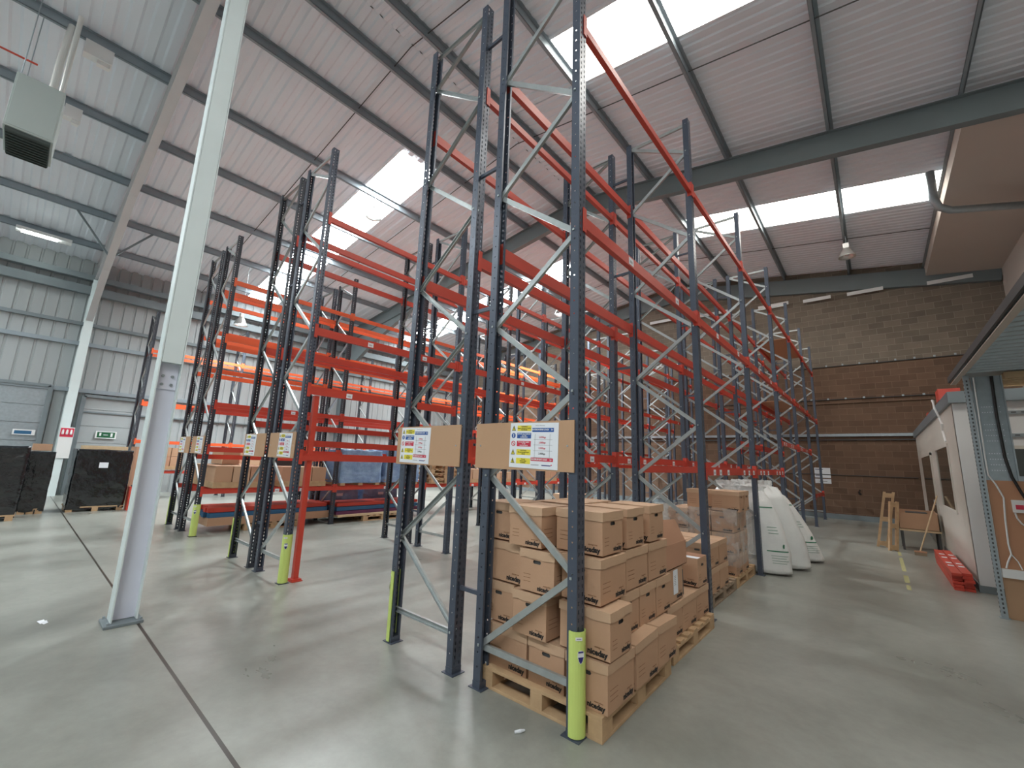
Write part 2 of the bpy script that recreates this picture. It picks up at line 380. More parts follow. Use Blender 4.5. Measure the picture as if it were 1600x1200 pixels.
# portal frames (rafters with haunches, columns)
def portal(y, m1, m2, left_y_shift=0):
    global tn
    t = MB()
    d = 0.6
    for xa, xb in ((XL+0.1, XRG), (XRG, XR+2.6)):
        t.ibeam((xa, y, soff(xa)+d/2), (xb, y, soff(xb)+d/2), d, 0.18, m1, 0.02, 0.014)
    # haunch at the left eaves
    for (xa, za), (xb, zb) in (((XL+0.25, 6.0), (XL+3.0, 7.35)), ((XL+3.0, 7.35), (XL+6.5, soff(XL+6.5)+0.01))):
        t.bar((xa, y, za), (xb, y, zb), 0.18, 0.02, m1)
        t.hexa([(xa, y-0.008, za), (xb, y-0.008, zb), (xb, y+0.008, zb), (xa, y+0.008, za), (xa, y-0.008, soff(xa)+0.05), (xb, y-0.008, soff(xb)+0.05), (xb, y+0.008, soff(xb)+0.05), (xa, y+0.008, soff(xa)+0.05)], m1)
    struct(t.build('trim_%d' % tn)); tn += 1
    t = MB(); t.ibeam((XL+0.25, y, 0), (XL+0.25, y, soff(XL)), 0.5, 0.24, m2, 0.02, 0.014, up=(1,0,0)); struct(t.build('trim_%d' % tn)); tn += 1
portal(-1.47, m_prim, m_steelw); portal(8.4, m_rafter, m_steelg)
t = MB()
for xa, xb in ((XL, XRG), (XRG, XR)):
    t.bar((xa, Y1-0.08, soff(xa)+0.22), (xb, Y1-0.08, soff(xb)+0.22), 0.16, 0.62, m_rafter)
struct(t.build('trim_%d' % tn)); tn += 1
# eaves beam and side rails along the left wall
t = MB()
t.bar((XL+0.15, Y0, 7.30), (XL+0.15, Y1, 7.30), 0.2, 0.30, m_steelg); t.bar((XL+0.25, Y0, 7.75), (XL+0.25, Y1, 7.75), 0.25, 0.2, m_steelg)
struct(t.build('trim_%d' % tn)); tn += 1
for z, h, mm in ((6.05, 0.12, m_steelg), (5.32, 0.14, m_purlin), (3.64, 0.14, m_purlin), (2.9, 0.05, m_steelg)):
    t = MB(); y0 = Y0 if z > 3 else -1.2
    t.box((XL, y0, z-h/2), (XL+0.12, Y1, z+h/2), mm); struct(t.build('trim_%d' % tn)); tn += 1
# knee braces between purlin and portal
t = MB()
for yy in (-2.4, -0.6):
    t.bar((XL+3.6, -1.47, 7.6), (XL+3.7, yy, rtop(XL+3.7)-0.2), 0.05, 0.05, m_steelg)
struct(t.build('trim_%d' % tn)); tn += 1
# back-wall fittings
t = MB(); t.box((-12, Y1-0.10, 3.00), (3.4, Y1, 3.10), m_galv); t.box((-12, Y1-0.06, 2.86), (3.4, Y1, 2.90), m_dkgrey); struct(t.build('trim_%d' % tn)); tn += 1
t = MB(); t.tube([(-8, Y1-0.03, 5.72), (-2, Y1-0.03, 5.70), (5.2, Y1-0.03, 5.68)], 0.018, m_dkgrey, 6)
for k in range(26): t.box((-7.6+k*0.5, Y1-0.06, 5.70), (-7.55+k*0.5, Y1-0.01, 5.76), m_galv)
struct(t.build('trim_%d' % tn)); tn += 1
t = MB(); t.tube([(-8, Y1-0.03, 4.42), (5.2, Y1-0.03, 4.40)], 0.018, m_dkgrey, 6); t.box((-8, Y1-0.04, 4.24), (3.4, Y1, 4.30), m_block)
for k in range(24): t.box((-7.6+k*0.53, Y1-0.06, 4.40), (-7.54+k*0.53, Y1-0.01, 4.46), m_galv)
struct(t.build('trim_%d' % tn)); tn += 1
t = MB(); t.tube([(-8, Y1-0.02, 1.60), (2.6, Y1-0.02, 1.58)], 0.014, m_dkgrey, 6); struct(t.build('trim_%d' % tn)); tn += 1
for k, (xa, xb, z) in enumerate(((-6.5, -4.9, 8.75), (-4.2, -2.9, 8.65), (-1.7, -0.6, 8.52), (-0.1, 0.8, 8.45), (1.3, 2.35, 8.42), (3.5, 4.6, 8.30))):
    t = MB(); t.box((xa, Y1-0.19, z-0.05), (xb, Y1-0.165, z+0.08), m_white); struct(t.build('trim_%d' % tn)); tn += 1
b = MB(); b.box((XL+3, Y1-0.02, 0), (2.5, Y1, 0.18), m_steelg); struct(b.build('baseboard_back'))
# loading doors in the left wall
for k, (ya, yb, zt, mm) in enumerate(((-6.2, -2.0, 3.64, m_galv), (-1.15, 0.35, 3.42, m_clad))):
    d = thing_d = MB()
    z = 0
    while z < zt-0.01:
        zz = min(z+0.6, zt); d.box((XL+0.02, ya, z+0.006), (XL+0.07, yb, zz-0.006), mm); z = zz
    for yy in (ya, yb): d.box((XL, yy-0.06, 0), (XL+0.16, yy+0.06, zt+0.05), m_steelg)
    d.box((XL, ya, zt), (XL+0.16, yb, zt+0.10), m_steelg)
    struct(d.build('door_%d' % (k+1)))

# ------------------------------------------------------------------ pallet racking
BAY = 2.8; PW = 0.095; PD = 0.072
def post_mesh(h, m, name):
    # thin channel; outer perforated face at x = 0 (looking +x), web faces at y = +-PW/2, open side to -x
    bm = bmesh.new()
    def grid(P, us, vs, holes):
        vv = [[bm.verts.new(P(u, v)) for u in us] for v in vs]
        for j in range(len(vs)-1):
            for i in range(len(us)-1):
                if (i, j % 4) in holes: continue
                bm.faces.new((vv[j][i], vv[j][i+1], vv[j+1][i+1], vv[j+1][i]))
    vs = []; z = 0.0
    while z < h-0.05:
        vs += [z, z+0.012, z+0.025, z+0.037]; z += 0.05
    vs.append(h)
    us = [-PW/2, -0.029, -0.018, 0.018, 0.029, PW/2]
    grid(lambda u, v: (0, u, v), us, vs, {(1, 0), (1, 3), (3, 1), (3, 2)} if False else {(1, 1), (1, 2), (3, 0), (3, 3)} if False else {(1, 1), (3, 1), (1, 2), (3, 2)})
    vs2 = []; z = 0.0
    while z < h-0.1:
        vs2 += [z, z+0.045, z+0.055, z+0.06]; z += 0.1
    vs2.append(h)
    for s in (-1, 1):
        grid(lambda u, v: (u, s*PW/2, v), [-PD, -0.042, -0.032, 0], vs2, {(1, 1)})
        grid(lambda u, v: (-PD, u, v), sorted([s*PW/2, s*(PW/2-0.02)]), [0, h], set())
        grid(lambda u, v: (u, s*(PW/2-0.02), v), [-PD, -PD+0.012], [0, h], set())
    bmesh.ops.remove_doubles(bm, verts=bm.verts, dist=0.0004)
    bmesh.ops.recalc_face_normals(bm, faces=bm.faces)
    # foot plate and bolts
    def bx(a, b):
        g = bmesh.ops.create_cube(bm, size=1)['verts']
        for v in g: v.co = Vector([(a[i]+b[i])/2 + v.co[i]*(b[i]-a[i]) for i in range(3)])
    bx((-PD-0.03, -0.065, 0), (0.03, 0.065, 0.006)); bx((-0.001-PD, -PW/2-0.002, 0.006), (0.002, PW/2+0.002, 0.05))
    me = bpy.data.meshes.new(name); bm.to_mesh(me); bm.free(); me.materials.append(m); return me
H = 6.42
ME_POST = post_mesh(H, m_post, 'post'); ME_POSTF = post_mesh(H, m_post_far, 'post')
DEP = 0.90   # overall frame depth; frame runs from x = 0 (aisle) to x = -DEP
def bracing_mesh(flip, m):
    b = MB(); xa, xi = -0.045, -DEP+0.045
    A = (lambda s: xa if s == 0 else xi)
    zs = [0.30+0.625*k for k in range(10)]
    X = [xi if k % 2 == 0 else xa for k in range(10)]
    if flip: X = [xa if q == xi else xi for q in X]
    def strut(x1, z1, x2, z2, y):
        b.bar((x1, y, z1), (x2, y, z2), 0.004, 0.040, m, up=(0,1,0)) if False else None
        d = Vector((x2-x1, 0, z2-z1)).normalized(); nrm = Vector((-d.z, 0, d.x))
        # small C section open to the back
        b.bar((x1, y-0.012, z1), (x2, y-0.012, z2), 0.042, 0.003, m, up=(0,1,0))
        for s in (-1, 1):
            o = nrm*s*0.0205; b.bar(Vector((x1, y, z1))+o, Vector((x2, y, z2))+o, 0.003, 0.024, m, up=(0,1,0))
    for k in range(9): strut(X[k], zs[k], X[k+1], zs[k+1], 0.006 if k % 2 else -0.006)
    strut(X[9], zs[9], (xi if X[9] == xa else xa), 6.36, -0.006)
    strut(xi, 0.28, xa, 0.28, 0.0); strut(xi, 6.36, xa, 6.36, 0.0)
    for k in range(10):
        for yy in (-0.052, 0.052): b.box((X[k]-0.008, yy-0.004, zs[k]-0.008), (X[k]+0.008, yy+0.004, zs[k]+0.008), m)
    return b.mesh('upright_frame')
ME_BR = [bracing_mesh(False, m_brace), bracing_mesh(True, m_brace)]
BL = BAY - PW
def beam_mesh(h, m, name='beam', with_conn=False):
    b = MB(); w = 0.048
    poly = [(-w/2, -h/2), (w/2, -h/2), (w/2, h/2-0.028), (w/2-0.02, h/2-0.028), (w/2-0.02, h/2), (-w/2, h/2)]
    b.prism([(u, v) for u, v in poly], 'y', 0, BL, m)
    if with_conn: conn_geo(b, 0, m); conn_geo(b, 1, m)
    return b.mesh(name)
def conn_geo(b, end, m):
    y0 = 0.0 if end == 0 else BL
    s = -1 if end == 0 else 1
    b.box((-0.03, min(y0, y0+s*0.0)-0.002, -0.10), (0.03, max(y0, y0)+0.002, 0.10), m)
    a, c = sorted((y0, y0+s*0.045)); b.box((0.024, a, -0.10), (0.030, c, 0.10), m)
BM = {}
for key, hh, mm in (('r', 0.10, m_red), ('R', 0.12, m_red), ('o', 0.10, m_orange)):
    BM[key] = beam_mesh(hh, mm); BM[key+'c'] = beam_mesh(hh, mm, 'beam', True)
    for e in (0, 1):
        g = MB(); conn_geo(g, e, mm); BM[key+'k%d' % e] = g.mesh('end_connector')
g = MB(); g.box((0.0245, 0, -0.047), (0.0265, 0.095, 0.022), m_paper)
for k in range(7): g.box((0.0265, 0.020+k*0.008, -0.03), (0.0268, 0.020+k*0.008+0.003, -0.005), m_dkgrey)
ME_LAB = g.mesh('location_label')

def rack_run(name_label, x, facing, far, beams, frames=7, y0=0.0, conn=True, group='pallet rack runs'):
    """x = aisle face of the run; facing +1: the run extends towards -x behind it, -1: towards +x"""
    t = thing('pallet_rack', name_label, 'pallet rack', (x, y0+PW/2, 0), 0, group)
    s = facing
    for k in range(frames):
        fr = link('upright_frame', ME_BR[0], t, (0, k*BAY, 0), (0, 0, 0 if s > 0 else PI))
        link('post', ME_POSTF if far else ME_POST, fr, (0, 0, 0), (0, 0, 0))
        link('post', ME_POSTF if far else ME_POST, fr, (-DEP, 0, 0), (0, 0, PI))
    for (side, key, z, bays, labs) in beams:
        # side 0: aisle line, 1: rear line
        for k in bays:
            face = 1 if (side == 0) == (s > 0) else -1
            xx = 0 if side == 0 else -DEP*s
            ang = 0 if face > 0 else PI
            yy = k*BAY + PW/2 if face > 0 else (k+1)*BAY - PW/2
            bmo = link('beam', BM[key] if conn else BM[key+'c'], t, (xx - face*0.02, yy, z), (0, 0, ang))
            if conn:
                link('end_connector', BM[key+'k0'], bmo); link('end_connector', BM[key+'k1'], bmo)
            for lf in labs:
                link('location_label', ME_LAB, bmo, (0, lf*BL, 0))
    return t
ALL = range(6)
xA = 0.02; dgap = 0.235
xB1 = xA-DEP-dgap; xB0 = xB1-DEP   # run B: aisle face at xB0 looking -x
Lm = 1.63; Mm = 3.52; Tt = 5.33
A = rack_run('nearest rack run, slate posts and red beams, over the pallets of archive cartons', xA, 1, False, [
    (0, 'r', Tt, ALL, ()), (1, 'r', Tt, ALL, ()), (0, 'R', Mm, ALL, (0.28, 0.72)), (1, 'R', Mm, ALL, ()),
    (0, 'r', Lm, (1, 2), (0.10, 0.2, 0.34, 0.68, 0.80, 0.92)), (1, 'r', Lm, (1, 2), ()), (0, 'r', 2.28, (3, 4), (0.1, 0.2, 0.5, 0.6)), (1, 'r', 2.28, (3, 4), ()), (0, 'r', 0.9, (5,), (0.2,))])
B = rack_run('rack run back to back with the nearest, its notice at the left of its board', xB0, -1, False, [
    (0, 'r', Tt, ALL, ()), (1, 'r', Tt, ALL, ()), (0, 'R', Mm, ALL, ()), (1, 'R', Mm, ALL, ()),
    (1, 'r', 1.74, (0, 1, 2, 3), (0.1, 0.3, 0.75)), (0, 'r', 1.76, (1, 2, 3), (0.1,)), (1, 'r', 2.3, (4, 5), ()), (0, 'r', 2.3, (4, 5), ())])
xC = -4.45; xD = xC-2*DEP-dgap
C_ = rack_run('second double rack, right hand run, beside the lone red post', xC, 1, False, [
    (0, 'r', 5.23, ALL, ()), (1, 'r', 5.23, ALL, ()), (0, 'R', 3.44, ALL, (0.3, 0.7)), (1, 'r', 3.25, ALL, ()), (0, 'R', 2.57, (0,), (0.2,)), (0, 'r', 1.63, ALL, ()), (1, 'r', 1.84, ALL, (0.1, 0.6))])
D_ = rack_run('second double rack, left hand run, red beams on black posts', xD, -1, True, [
    (0, 'r', 5.23, ALL, ()), (1, 'r', 5.23, ALL, ()), (0, 'R', 3.44, ALL, ()), (1, 'r', 3.25, ALL, ()), (0, 'r', 2.15, ALL, (0.1, 0.6)), (1, 'r', 1.63, (2, 3, 4, 5), ())])
xE = -8.77; xF = xE-2*DEP-dgap
E_ = rack_run('third double rack, right hand run, orange beams over beam bundles on the floor', xE, 1, True, [
    (0, 'o', 5.33, ALL, ()), (1, 'o', 5.33, ALL, ()), (0, 'o', 4.05, ALL, (0.6,)), (1, 'o', 4.05, ALL, ()), (0, 'r', 2.62, ALL, (0.55,)), (1, 'r', 2.62, ALL, ()),
    (0, 'r', 1.70, ALL, (0.6,)), (1, 'r', 1.54, ALL, ()), (0, 'r', 0.86, ALL, (0.5, 0.7)), (1, 'r', 0.86, ALL, ())], conn=False)
F_ = rack_run('third double rack, left hand run, orange beams, behind the blue wrapped pallets', xF, -1, True, [
    (0, 'o', 5.33, ALL, ()), (1, 'o', 5.33, ALL, ()), (0, 'o', 4.4, ALL, ()), (1, 'o', 4.4, ALL, ()), (0, 'o', 3.5, ALL, ()), (1, 'o', 3.5, ALL, ()), (0, 'r', 2.62, ALL, ()), (1, 'r', 2.62, ALL, ()),
    (0, 'r', 0.86, ALL, ()), (1, 'r', 0.86, ALL, ())], conn=False)
G_ = rack_run('farthest rack run, by the left cladding wall beyond the white column', -17.1, 1, True, [
    (0, 'o', 5.0, ALL, ()), (1, 'o', 5.0, ALL, ()), (0, 'o', 3.2, ALL, ()), (1, 'o', 3.2, ALL, ()), (0, 'o', 1.9, ALL, ()), (1, 'o', 1.9, ALL, ()), (0, 'r', 0.9, ALL, ())], conn=False)
# row spacers tie each double rack together
g = MB(); g.box((-dgap, -0.012, -0.016), (0, 0.012, 0.016), m_post); ME_SPACER = g.mesh('row_spacer')
def spacers(t, xa, xb, zs=(0.64, 3.0, 4.4, 5.9)):
    # xa world x right side, xb left side
    for k in range(7):
        for z in zs:
            link('row_spacer', ME_SPACER, t, (xa-t.location.x, k*BAY, z))
spacers(A, xA-DEP, xA-DEP-dgap); spacers(C_, xC-DEP, xC-DEP-dgap); spacers(E_, xE-DEP, xE-DEP-dgap)

# end boards with load notices
def notice_mesh():
    b = MB(); w, h = 0.45, 0.335
    b.box((-w/2, -0.003, -h/2), (w/2, 0, h/2), m_paper)
    def q(x0, z0, x1, z1, m, d=0.0036): b.box((x0, -d, z0), (x1, -0.003, z1), m)
    rgt = (1, 0, 0); up = (0, 0, 1)
    rows = [('y', 0.128), ('b', 0.072), ('r', 0.012), ('y', -0.052), ('y', -0.116)]
    TXT = {0: ['WARNING', 'Report damage to racking', 'immediately'], 1: ['REPORT ALL DAMAGE', 'TO THE', 'SUPERVISOR'], 2: ['Do not climb racking', 'or use', 'damaged beams'], 3: ['CAUTION', 'Do not exceed loads', 'shown'], 4: ['Do not', 'change beam', 'positions']}
    for i, (c, z) in enumerate(rows):
        mm = {'y': m_yellow, 'b': m_blue, 'r': m_sred}[c]
        q(-0.155, z-0.021, -0.02, z+0.021, mm)
        for k, s in enumerate(TXT[i]): put_text(b, s, 0.0125, (-0.0875, -0.0042, z+0.012-0.012*k), rgt, up, m_black if c == 'y' else m_white, 0.0004)
        cx = -0.19
        if c == 'y':
            b.face([(cx-0.020, -0.0040, z-0.019), (cx+0.020, -0.0040, z-0.019), (cx, -0.0040, z+0.022)], m_black)
            b.face([(cx-0.014, -0.0044, z-0.015), (cx+0.014, -0.0044, z-0.015), (cx, -0.0044, z+0.014)], m_yellow)
            b.face([(cx-0.003, -0.0048, z-0.012), (cx+0.003, -0.0048, z-0.012), (cx+0.003, -0.0048, z+0.008), (cx-0.003, -0.0048, z+0.008)], m_black)
        else:
            def disc(r, m, d): b.face([(cx+r*math.cos(a), d, z+r*math.sin(a)) for a in [2*PI*j/20 for j in range(20)]], m)
            disc(0.020, m_blue if c == 'b' else m_sred, -0.0040)
            if c == 'b': q(cx-0.003, z-0.012, cx+0.003, z+0.013, m_white, 0.0046)
            else:
                disc(0.014, m_white, -0.0044)
                b.face([(cx-0.014, -0.0048, z+0.010), (cx-0.010, -0.0048, z+0.014), (cx+0.014, -0.0048, z-0.010), (cx+0.010, -0.0048, z-0.014)], m_sred)
    q(-0.01, 0.100, 0.185, 0.130, m_blue); put_text(b, 'MAXIMUM BEAM LOADS', 0.0165, (0.065, -0.0042, 0.117), rgt, up, m_white, 0.0006, sx=0.86); put_text(b, 'kg', 0.018, (0.170, -0.0042, 0.117), rgt, up, m_white, 0.0006)
    put_text(b, 'Adjustable Pallet Racking', 0.0085, (0.06, -0.0042, 0.148), rgt, up, m_black)
    for x in (0.018, 0.152): q(x-0.0008, -0.085, x+0.0008, 0.085, m_dkgrey)
    for z in (0.045, 0.005, -0.037, -0.085): q(0.005, z-0.0008, 0.175, z+0.0008, m_dkgrey)
    for z, mm in ((0.061, m_sred), (0.022, m_sred), (-0.018, m_sred), (-0.058, m_black)): put_text(b, '2,000kgs', 0.018, (0.085, -0.0042, z), rgt, up, mm, 0.0003)
    q(-0.015, -0.112, 0.185, -0.088, m_sred); put_text(b, 'MAXIMUM BAY LOAD', 0.0165, (0.062, -0.0042, -0.100), rgt, up, m_white, 0.0006, sx=0.9); put_text(b, 'kg', 0.018, (0.165, -0.0042, -0.100), rgt, up, m_white, 0.0006)
    q(-0.012, -0.142, 0.06, -0.139, m_dkgrey); q(0.085, -0.144, 0.165, -0.137, m_navy); q(0.166, -0.140, 0.176, -0.132, m_sred)
    return b.mesh('load_notice')
ME_NOTICE = notice_mesh()
def end_board(t, x0, x1, nx, far=False):
    g = MB(); w = x1-x0; g.box((-w/2, -0.009, -0.18), (w/2, 0, 0.18), m_mdf)
    g.box((w/2-0.06, -0.012, -0.006), (w/2-0.048, -0.009, 0.006), m_galv); g.box((-w/2+0.048, -0.012, -0.006), (-w/2+0.06, -0.009, 0.006), m_galv)
    o = g.build('end_board', t, ((x0+x1)/2-t.location.x, -PW/2-0.004, 1.786))
    link('load_notice', ME_NOTICE, o, (nx-(x0+x1)/2, -0.0095, 0.002), (0, R(1.2), 0))
end_board(A, -0.955, 0.0, -0.355); end_board(B, -2.075, -1.15, -1.785)
end_board(C_, xC-0.93, xC-0.03, xC-0.36); end_board(D_, xD+0.03, xD+0.93, xD+0.32)
end_board(E_, xE-0.93, xE-0.03, xE-0.36); end_board(F_, xF+0.03, xF+0.93, xF+0.32)
# lime column guards
def guard_mesh():
    b = MB(); b.smooth = False
    n = 14; r = 0.060; h = 0.60
    ang = [R(-112)+R(224)*i/n for i in range(n+1)]
    for i in range(n):
        a, c = ang[i], ang[i+1]
        o = [(r*math.cos(q), r*1.02*math.sin(q)) for q in (a, c)]; inn = [((r-0.007)*math.cos(q), (r-0.007)*math.sin(q)) for q in (a, c)]
        P = [(*o[0], 0.012), (*o[1], 0.012), (*inn[1], 0.012), (*inn[0], 0.012)]
        b.hexa(P + [(x, y, h+0.012) for x, y, z in P], m_lime)
    return b.mesh('post_guard')
ME_GUARD = guard_mesh()
def shield_mesh():
    b = MB(); pts = []
    sh = [(-0.022, 0.030), (-0.012, 0.036), (0, 0.040), (0.012, 0.036), (0.022, 0.030), (0.022, 0.0), (0.012, -0.028), (0, -0.042), (-0.012, -0.028), (-0.022, 0.0)]
    b.face([(u, 0, v) for u, v in sh], m_white); b.face([(u*0.88, -0.0006, v*0.90) for u, v in sh if v <= 0.001] , m_navy)
    b.face([(-0.018, -0.0006, 0.024), (0.018, -0.0006, 0.024), (0.018, -0.0006, 0.034), (-0.018, -0.0006, 0.034)], m_navy)
    return b.mesh('shield_badge')
ME_SH = shield_mesh()
def stick_mesh():
    b = MB(); b.box((-0.022, -0.0008, -0.010), (0.022, 0, 0.010), m_white); b.box((-0.015, -0.0012, -0.002), (0.015, -0.0008, 0.001), m_navy); return b.mesh('sticker')
ME_STK = stick_mesh()
def guard(t, x, face):
    # hugs the aisle-side post of the first frame
    g = link('post_guard', ME_GUARD, t, (x-t.location.x-face*0.030, 0.0, 0), (0, 0, 0 if face > 0 else PI))
    a = R(-32) if face > 0 else R(-148)
    aa = a if face > 0 else a - PI
    rr = 0.0635
    link('shield_badge', ME_SH, g, (rr*math.cos(aa), rr*math.sin(aa), 0.47), (0, 0, aa+PI/2)); 
    aa2 = aa - R(12)
    link('sticker', ME_STK, g, (rr*math.cos(aa2), rr*math.sin(aa2), 0.575), (0, 0, aa2+PI/2))
guard(A, xA, 1); guard(B, xB0, -1); guard(C_, xC, 1); guard(D_, xD, -1); guard(E_, xE, 1); guard(F_, xF, -1)
# timber shelf boards in the far bays of the nearest run
for z in (Tt+0.065, Mm+0.08):
    g = MB(); g.box((-DEP+0.02, 3*BAY+0.1+BAY, z), (-0.02, 3*BAY+2*BAY-0.05, z+0.018), m_mdfdark)
    g.build('shelf_board', A)
# lone red post
g = MB(); g.box((-0.034, -0.034, 0.01), (0.034, 0.034, 2.50), m_red); t = thing('red_post', 'plain red square steel post standing alone beside a lime post guard', 'post', (-4.50, 0.21, 0))
g.build('shaft', t); g = MB(); g.box((-0.09, -0.07, 0), (0.09, 0.07, 0.01), m_red); g.box((-0.07, -0.06, 0.01), (0.07, 0.06, 0.03), m_red); g.build('base_plate', t)

# ------------------------------------------------------------------ archive cartons
BW, BD, BH = 0.315, 0.390, 0.285
def carton_body(var, lidless=False):
    b = MB(); w, d, h = BW/2-0.006, BD/2-0.006, BH-0.004; m = m_card
    b.face([(-w,-d,0),(w,-d,0),(w,d,0),(-w,d,0)], m)
    for s in (-1, 1):
        b.face([(s*w,-d,0),(s*w,d,0),(s*w,d,h),(s*w,-d,h)], m)
        # end face with an oval hand hole
        hz, hw, hh = 0.205, 0.036, 0.012
        hole = [(hw*0.8, -hh), (hw, 0), (hw*0.8, hh), (0, hh), (-hw*0.8, hh), (-hw, 0), (-hw*0.8, -hh), (0, -hh)]
        outer = [(w, -hz), (w, 0), (w, h-hz), (0, h-hz), (-w, h-hz), (-w, 0), (-w, -hz), (0, -hz)]
        for i in range(8):
            j = (i+1) % 8
            b.face([(outer[i][0], s*d, hz+outer[i][1]), (outer[j][0], s*d, hz+outer[j][1]), (hole[j][0], s*d, hz+hole[j][1]), (hole[i][0], s*d, hz+hole[i][1])], m)
        # dark grey panel just inside the hole, painted in for the shade within
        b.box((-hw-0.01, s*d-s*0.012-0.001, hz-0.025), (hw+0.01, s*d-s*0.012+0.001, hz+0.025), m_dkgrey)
    if lidless:
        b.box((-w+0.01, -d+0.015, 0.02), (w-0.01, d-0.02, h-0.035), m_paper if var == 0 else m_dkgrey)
        for s in (-1, 1): b.face([(s*(w-0.003),-d,0.01),(s*(w-0.003),d,0.01),(s*(w-0.003),d,h),(s*(w-0.003),-d,h)], m_cardpink)
    e = 0.0012
    for s in (-1, 1):
        # end face prints (facing -y when s = -1)
        rt = (-s, 0, 0)
        o = lambda u, z: (-s*u, s*(d+e), z)
        put_text(b, 'niceday', 0.042, o(w-0.082, 0.030), rt, (0,0,1), m_black, 0.0022)
        put_text(b, 'storage box', 0.013, o(w-0.062, 0.056), rt, (0,0,1), m_bprint, 0.0004)
        for k in range(3):
            z = 0.062+k*0.025; b.face([o(-w+0.03, z), o(-w+0.095, z), o(-w+0.095, z+0.0030), o(-w+0.03, z+0.0030)], m_bprint)
        # long face prints (facing s*x)
        rt = (0, s, 0)
        o2 = lambda u, z: (s*(w+e), s*u, z)
        put_text(b, 'niceday', 0.048, o2(d-0.092, 0.032), rt, (0,0,1), m_black, 0.0026)
        put_text(b, 'storage box', 0.015, o2(d-0.075, 0.066), rt, (0,0,1), m_bprint, 0.0004)
        if var != 1:
            for k in range(3):
                z = 0.070+k*0.030; b.face([o2(-d+0.03, z), o2(-d+0.14, z), o2(-d+0.14, z+0.0032), o2(-d+0.03, z+0.0032)], m_bprint)
    return b.mesh('body')
def carton_lid(var):
    rnd = random.Random(var*7+1)
    b = MB(); w, d = BW/2, BD/2; h0, h1 = BH-0.058, BH+0.002; m = m_cardlid
    n = 6
    def ring(z, wob):
        P = []
        for i in range(n): P.append((-w+2*w*i/n, -d))
        for i in range(n): P.append((w, -d+2*d*i/n))
        for i in range(n): P.append((w-2*w*i/n, d))
        for i in range(n): P.append((-w, d-2*d*i/n))
        out = []
        for k, (x, y) in enumerate(P):
            q = wob*(rnd.random()-0.5); out.append((x*(1+q*0.3), y*(1+q*0.3), z + q*0.5))
        return out
    lo = ring(h0, 0.018 + 0.012*(var == 2)); hi = ring(h1, 0.006)
    N = len(lo)
    for i in range(N):
        j = (i+1) % N; b.face([lo[i], lo[j], hi[j], hi[i]], m)
    c = (0, 0, h1-0.004)
    for i in range(N): b.face([hi[i], hi[(i+1) % N], c], m)
    return b.mesh('lid')
BODY = [carton_body(k) for k in range(2)]; LID = [carton_lid(k) for k in range(3)]; OPEN = [carton_body(k, True) for k in range(2)]
def carton(x0, y0, z, orient, label, group, var=0, rz=0.0, lid=True, lrot=0, lz=0):
    """x0, y0 = low corner; orient e: end face to -y; l: long face to -y"""
    w, d = (BW, BD) if orient[0] == 'e' else (BD, BW)
    t = thing('archive_box', label, 'cardboard box', (x0+w/2, y0+d/2, z), R(rz) + (0 if orient[0] == 'e' else -PI/2), group)
    link('body', (BODY[var % 2] if lid else OPEN[var % 2]), t)
    if lid: link('lid', LID[(var+int(z*10)) % 3], t, (0, 0, lz), (lrot, 0, 0))
    return t
G1 = 'archive boxes on the nearest pallet'
LY = [0.146, 0.447, 0.748, 1.049]
near = [
 (-0.86, 0.12, 0, 'l', 'archive box, bottom layer, left end of the nearest pallet, long side out'),
 (-0.46, 0.12, 0, 'e', 'archive box, bottom layer, behind the lowest brace of the nearest frame'),
 (-0.135, 0.11, 0, 'e', 'archive box, bottom layer, at the corner beside the lime guard'),
 (-0.135, 0.535, 0, 'e', 'archive box, bottom layer, aisle side, second from the corner, lid lifted'),
 (-0.145, 0.945, 0, 'e', 'archive box, bottom layer, aisle side, third from the corner, lid tipped up'),
 (-0.94, 0.14, 1, 'e', 'archive box, second layer, at the left end, hand hole to the front'),
 (-0.585, 0.078, 1, 'e', 'archive box, second layer, jutting out in front, logo above the slanting brace'),
 (-0.195, 0.12, 1, 'l', 'archive box, second layer, at the corner just above the lime guard'),
 (-0.31, 0.50, 1, 'l', 'archive box, second layer, aisle side, hand hole out, second from the corner'),
 (-0.31, 0.83, 1, 'l', 'archive box, second layer, aisle side, hand hole out, third from the corner'),
 (-0.31, 1.16, 1, 'l', 'archive box, second layer, aisle side, hand hole out, last before the next pallet'),
 (-0.925, 0.14, 2, 'l', 'archive box, third layer, left end, long side with logo out'),
 (-0.525, 0.078, 2, 'e', 'archive box, third layer, middle of the front, hand hole above a logo'),
 (-0.205, 0.15, 2, 'e', 'archive box, third layer, at the corner, large plain side to the aisle'),
 (-0.235, 0.60, 2, 'e', 'archive box, third layer, aisle side, second from the corner'),
 (-0.235, 1.02, 2, 'e', 'archive box, third layer, aisle side, last before the open carton'),
 (-0.985, 0.16, 3, 'e', 'archive box, top layer, far left, hand hole showing pale light'),
 (-0.645, 0.078, 3, 'e', 'archive box, top layer, left of centre, lid bulging at the front'),
 (-0.295, 0.21, 3, 'l', 'archive box, top layer, at the corner beside the front post, big logo'),
 (-0.305, 0.61, 3, 'l', 'archive box, top layer, aisle side, middle of three hand holes'),
 (-0.305, 1.03, 3, 'l', 'archive box, top layer, aisle side, far one of three hand holes'),
 (-0.75, 0.56, 3, 'l', 'archive box, top layer, behind the front row, only its lid seen'),
 (-0.75, 0.90, 3, 'l', 'archive box, top layer, at the back left, only its lid seen'),
]
for i, (x, y, l, o, lab) in enumerate(near):
    lr = 0; lz = 0
    if i == 3: lz = 0.012; lr = R(3)
    if i == 4: lz = 0.006; lr = R(-2)
    carton(x, y, LY[l], o, lab, G1, i % 2 if o == 'l' else 0, rz=random.uniform(-0.6, 0.6), lrot=lr, lz=lz)
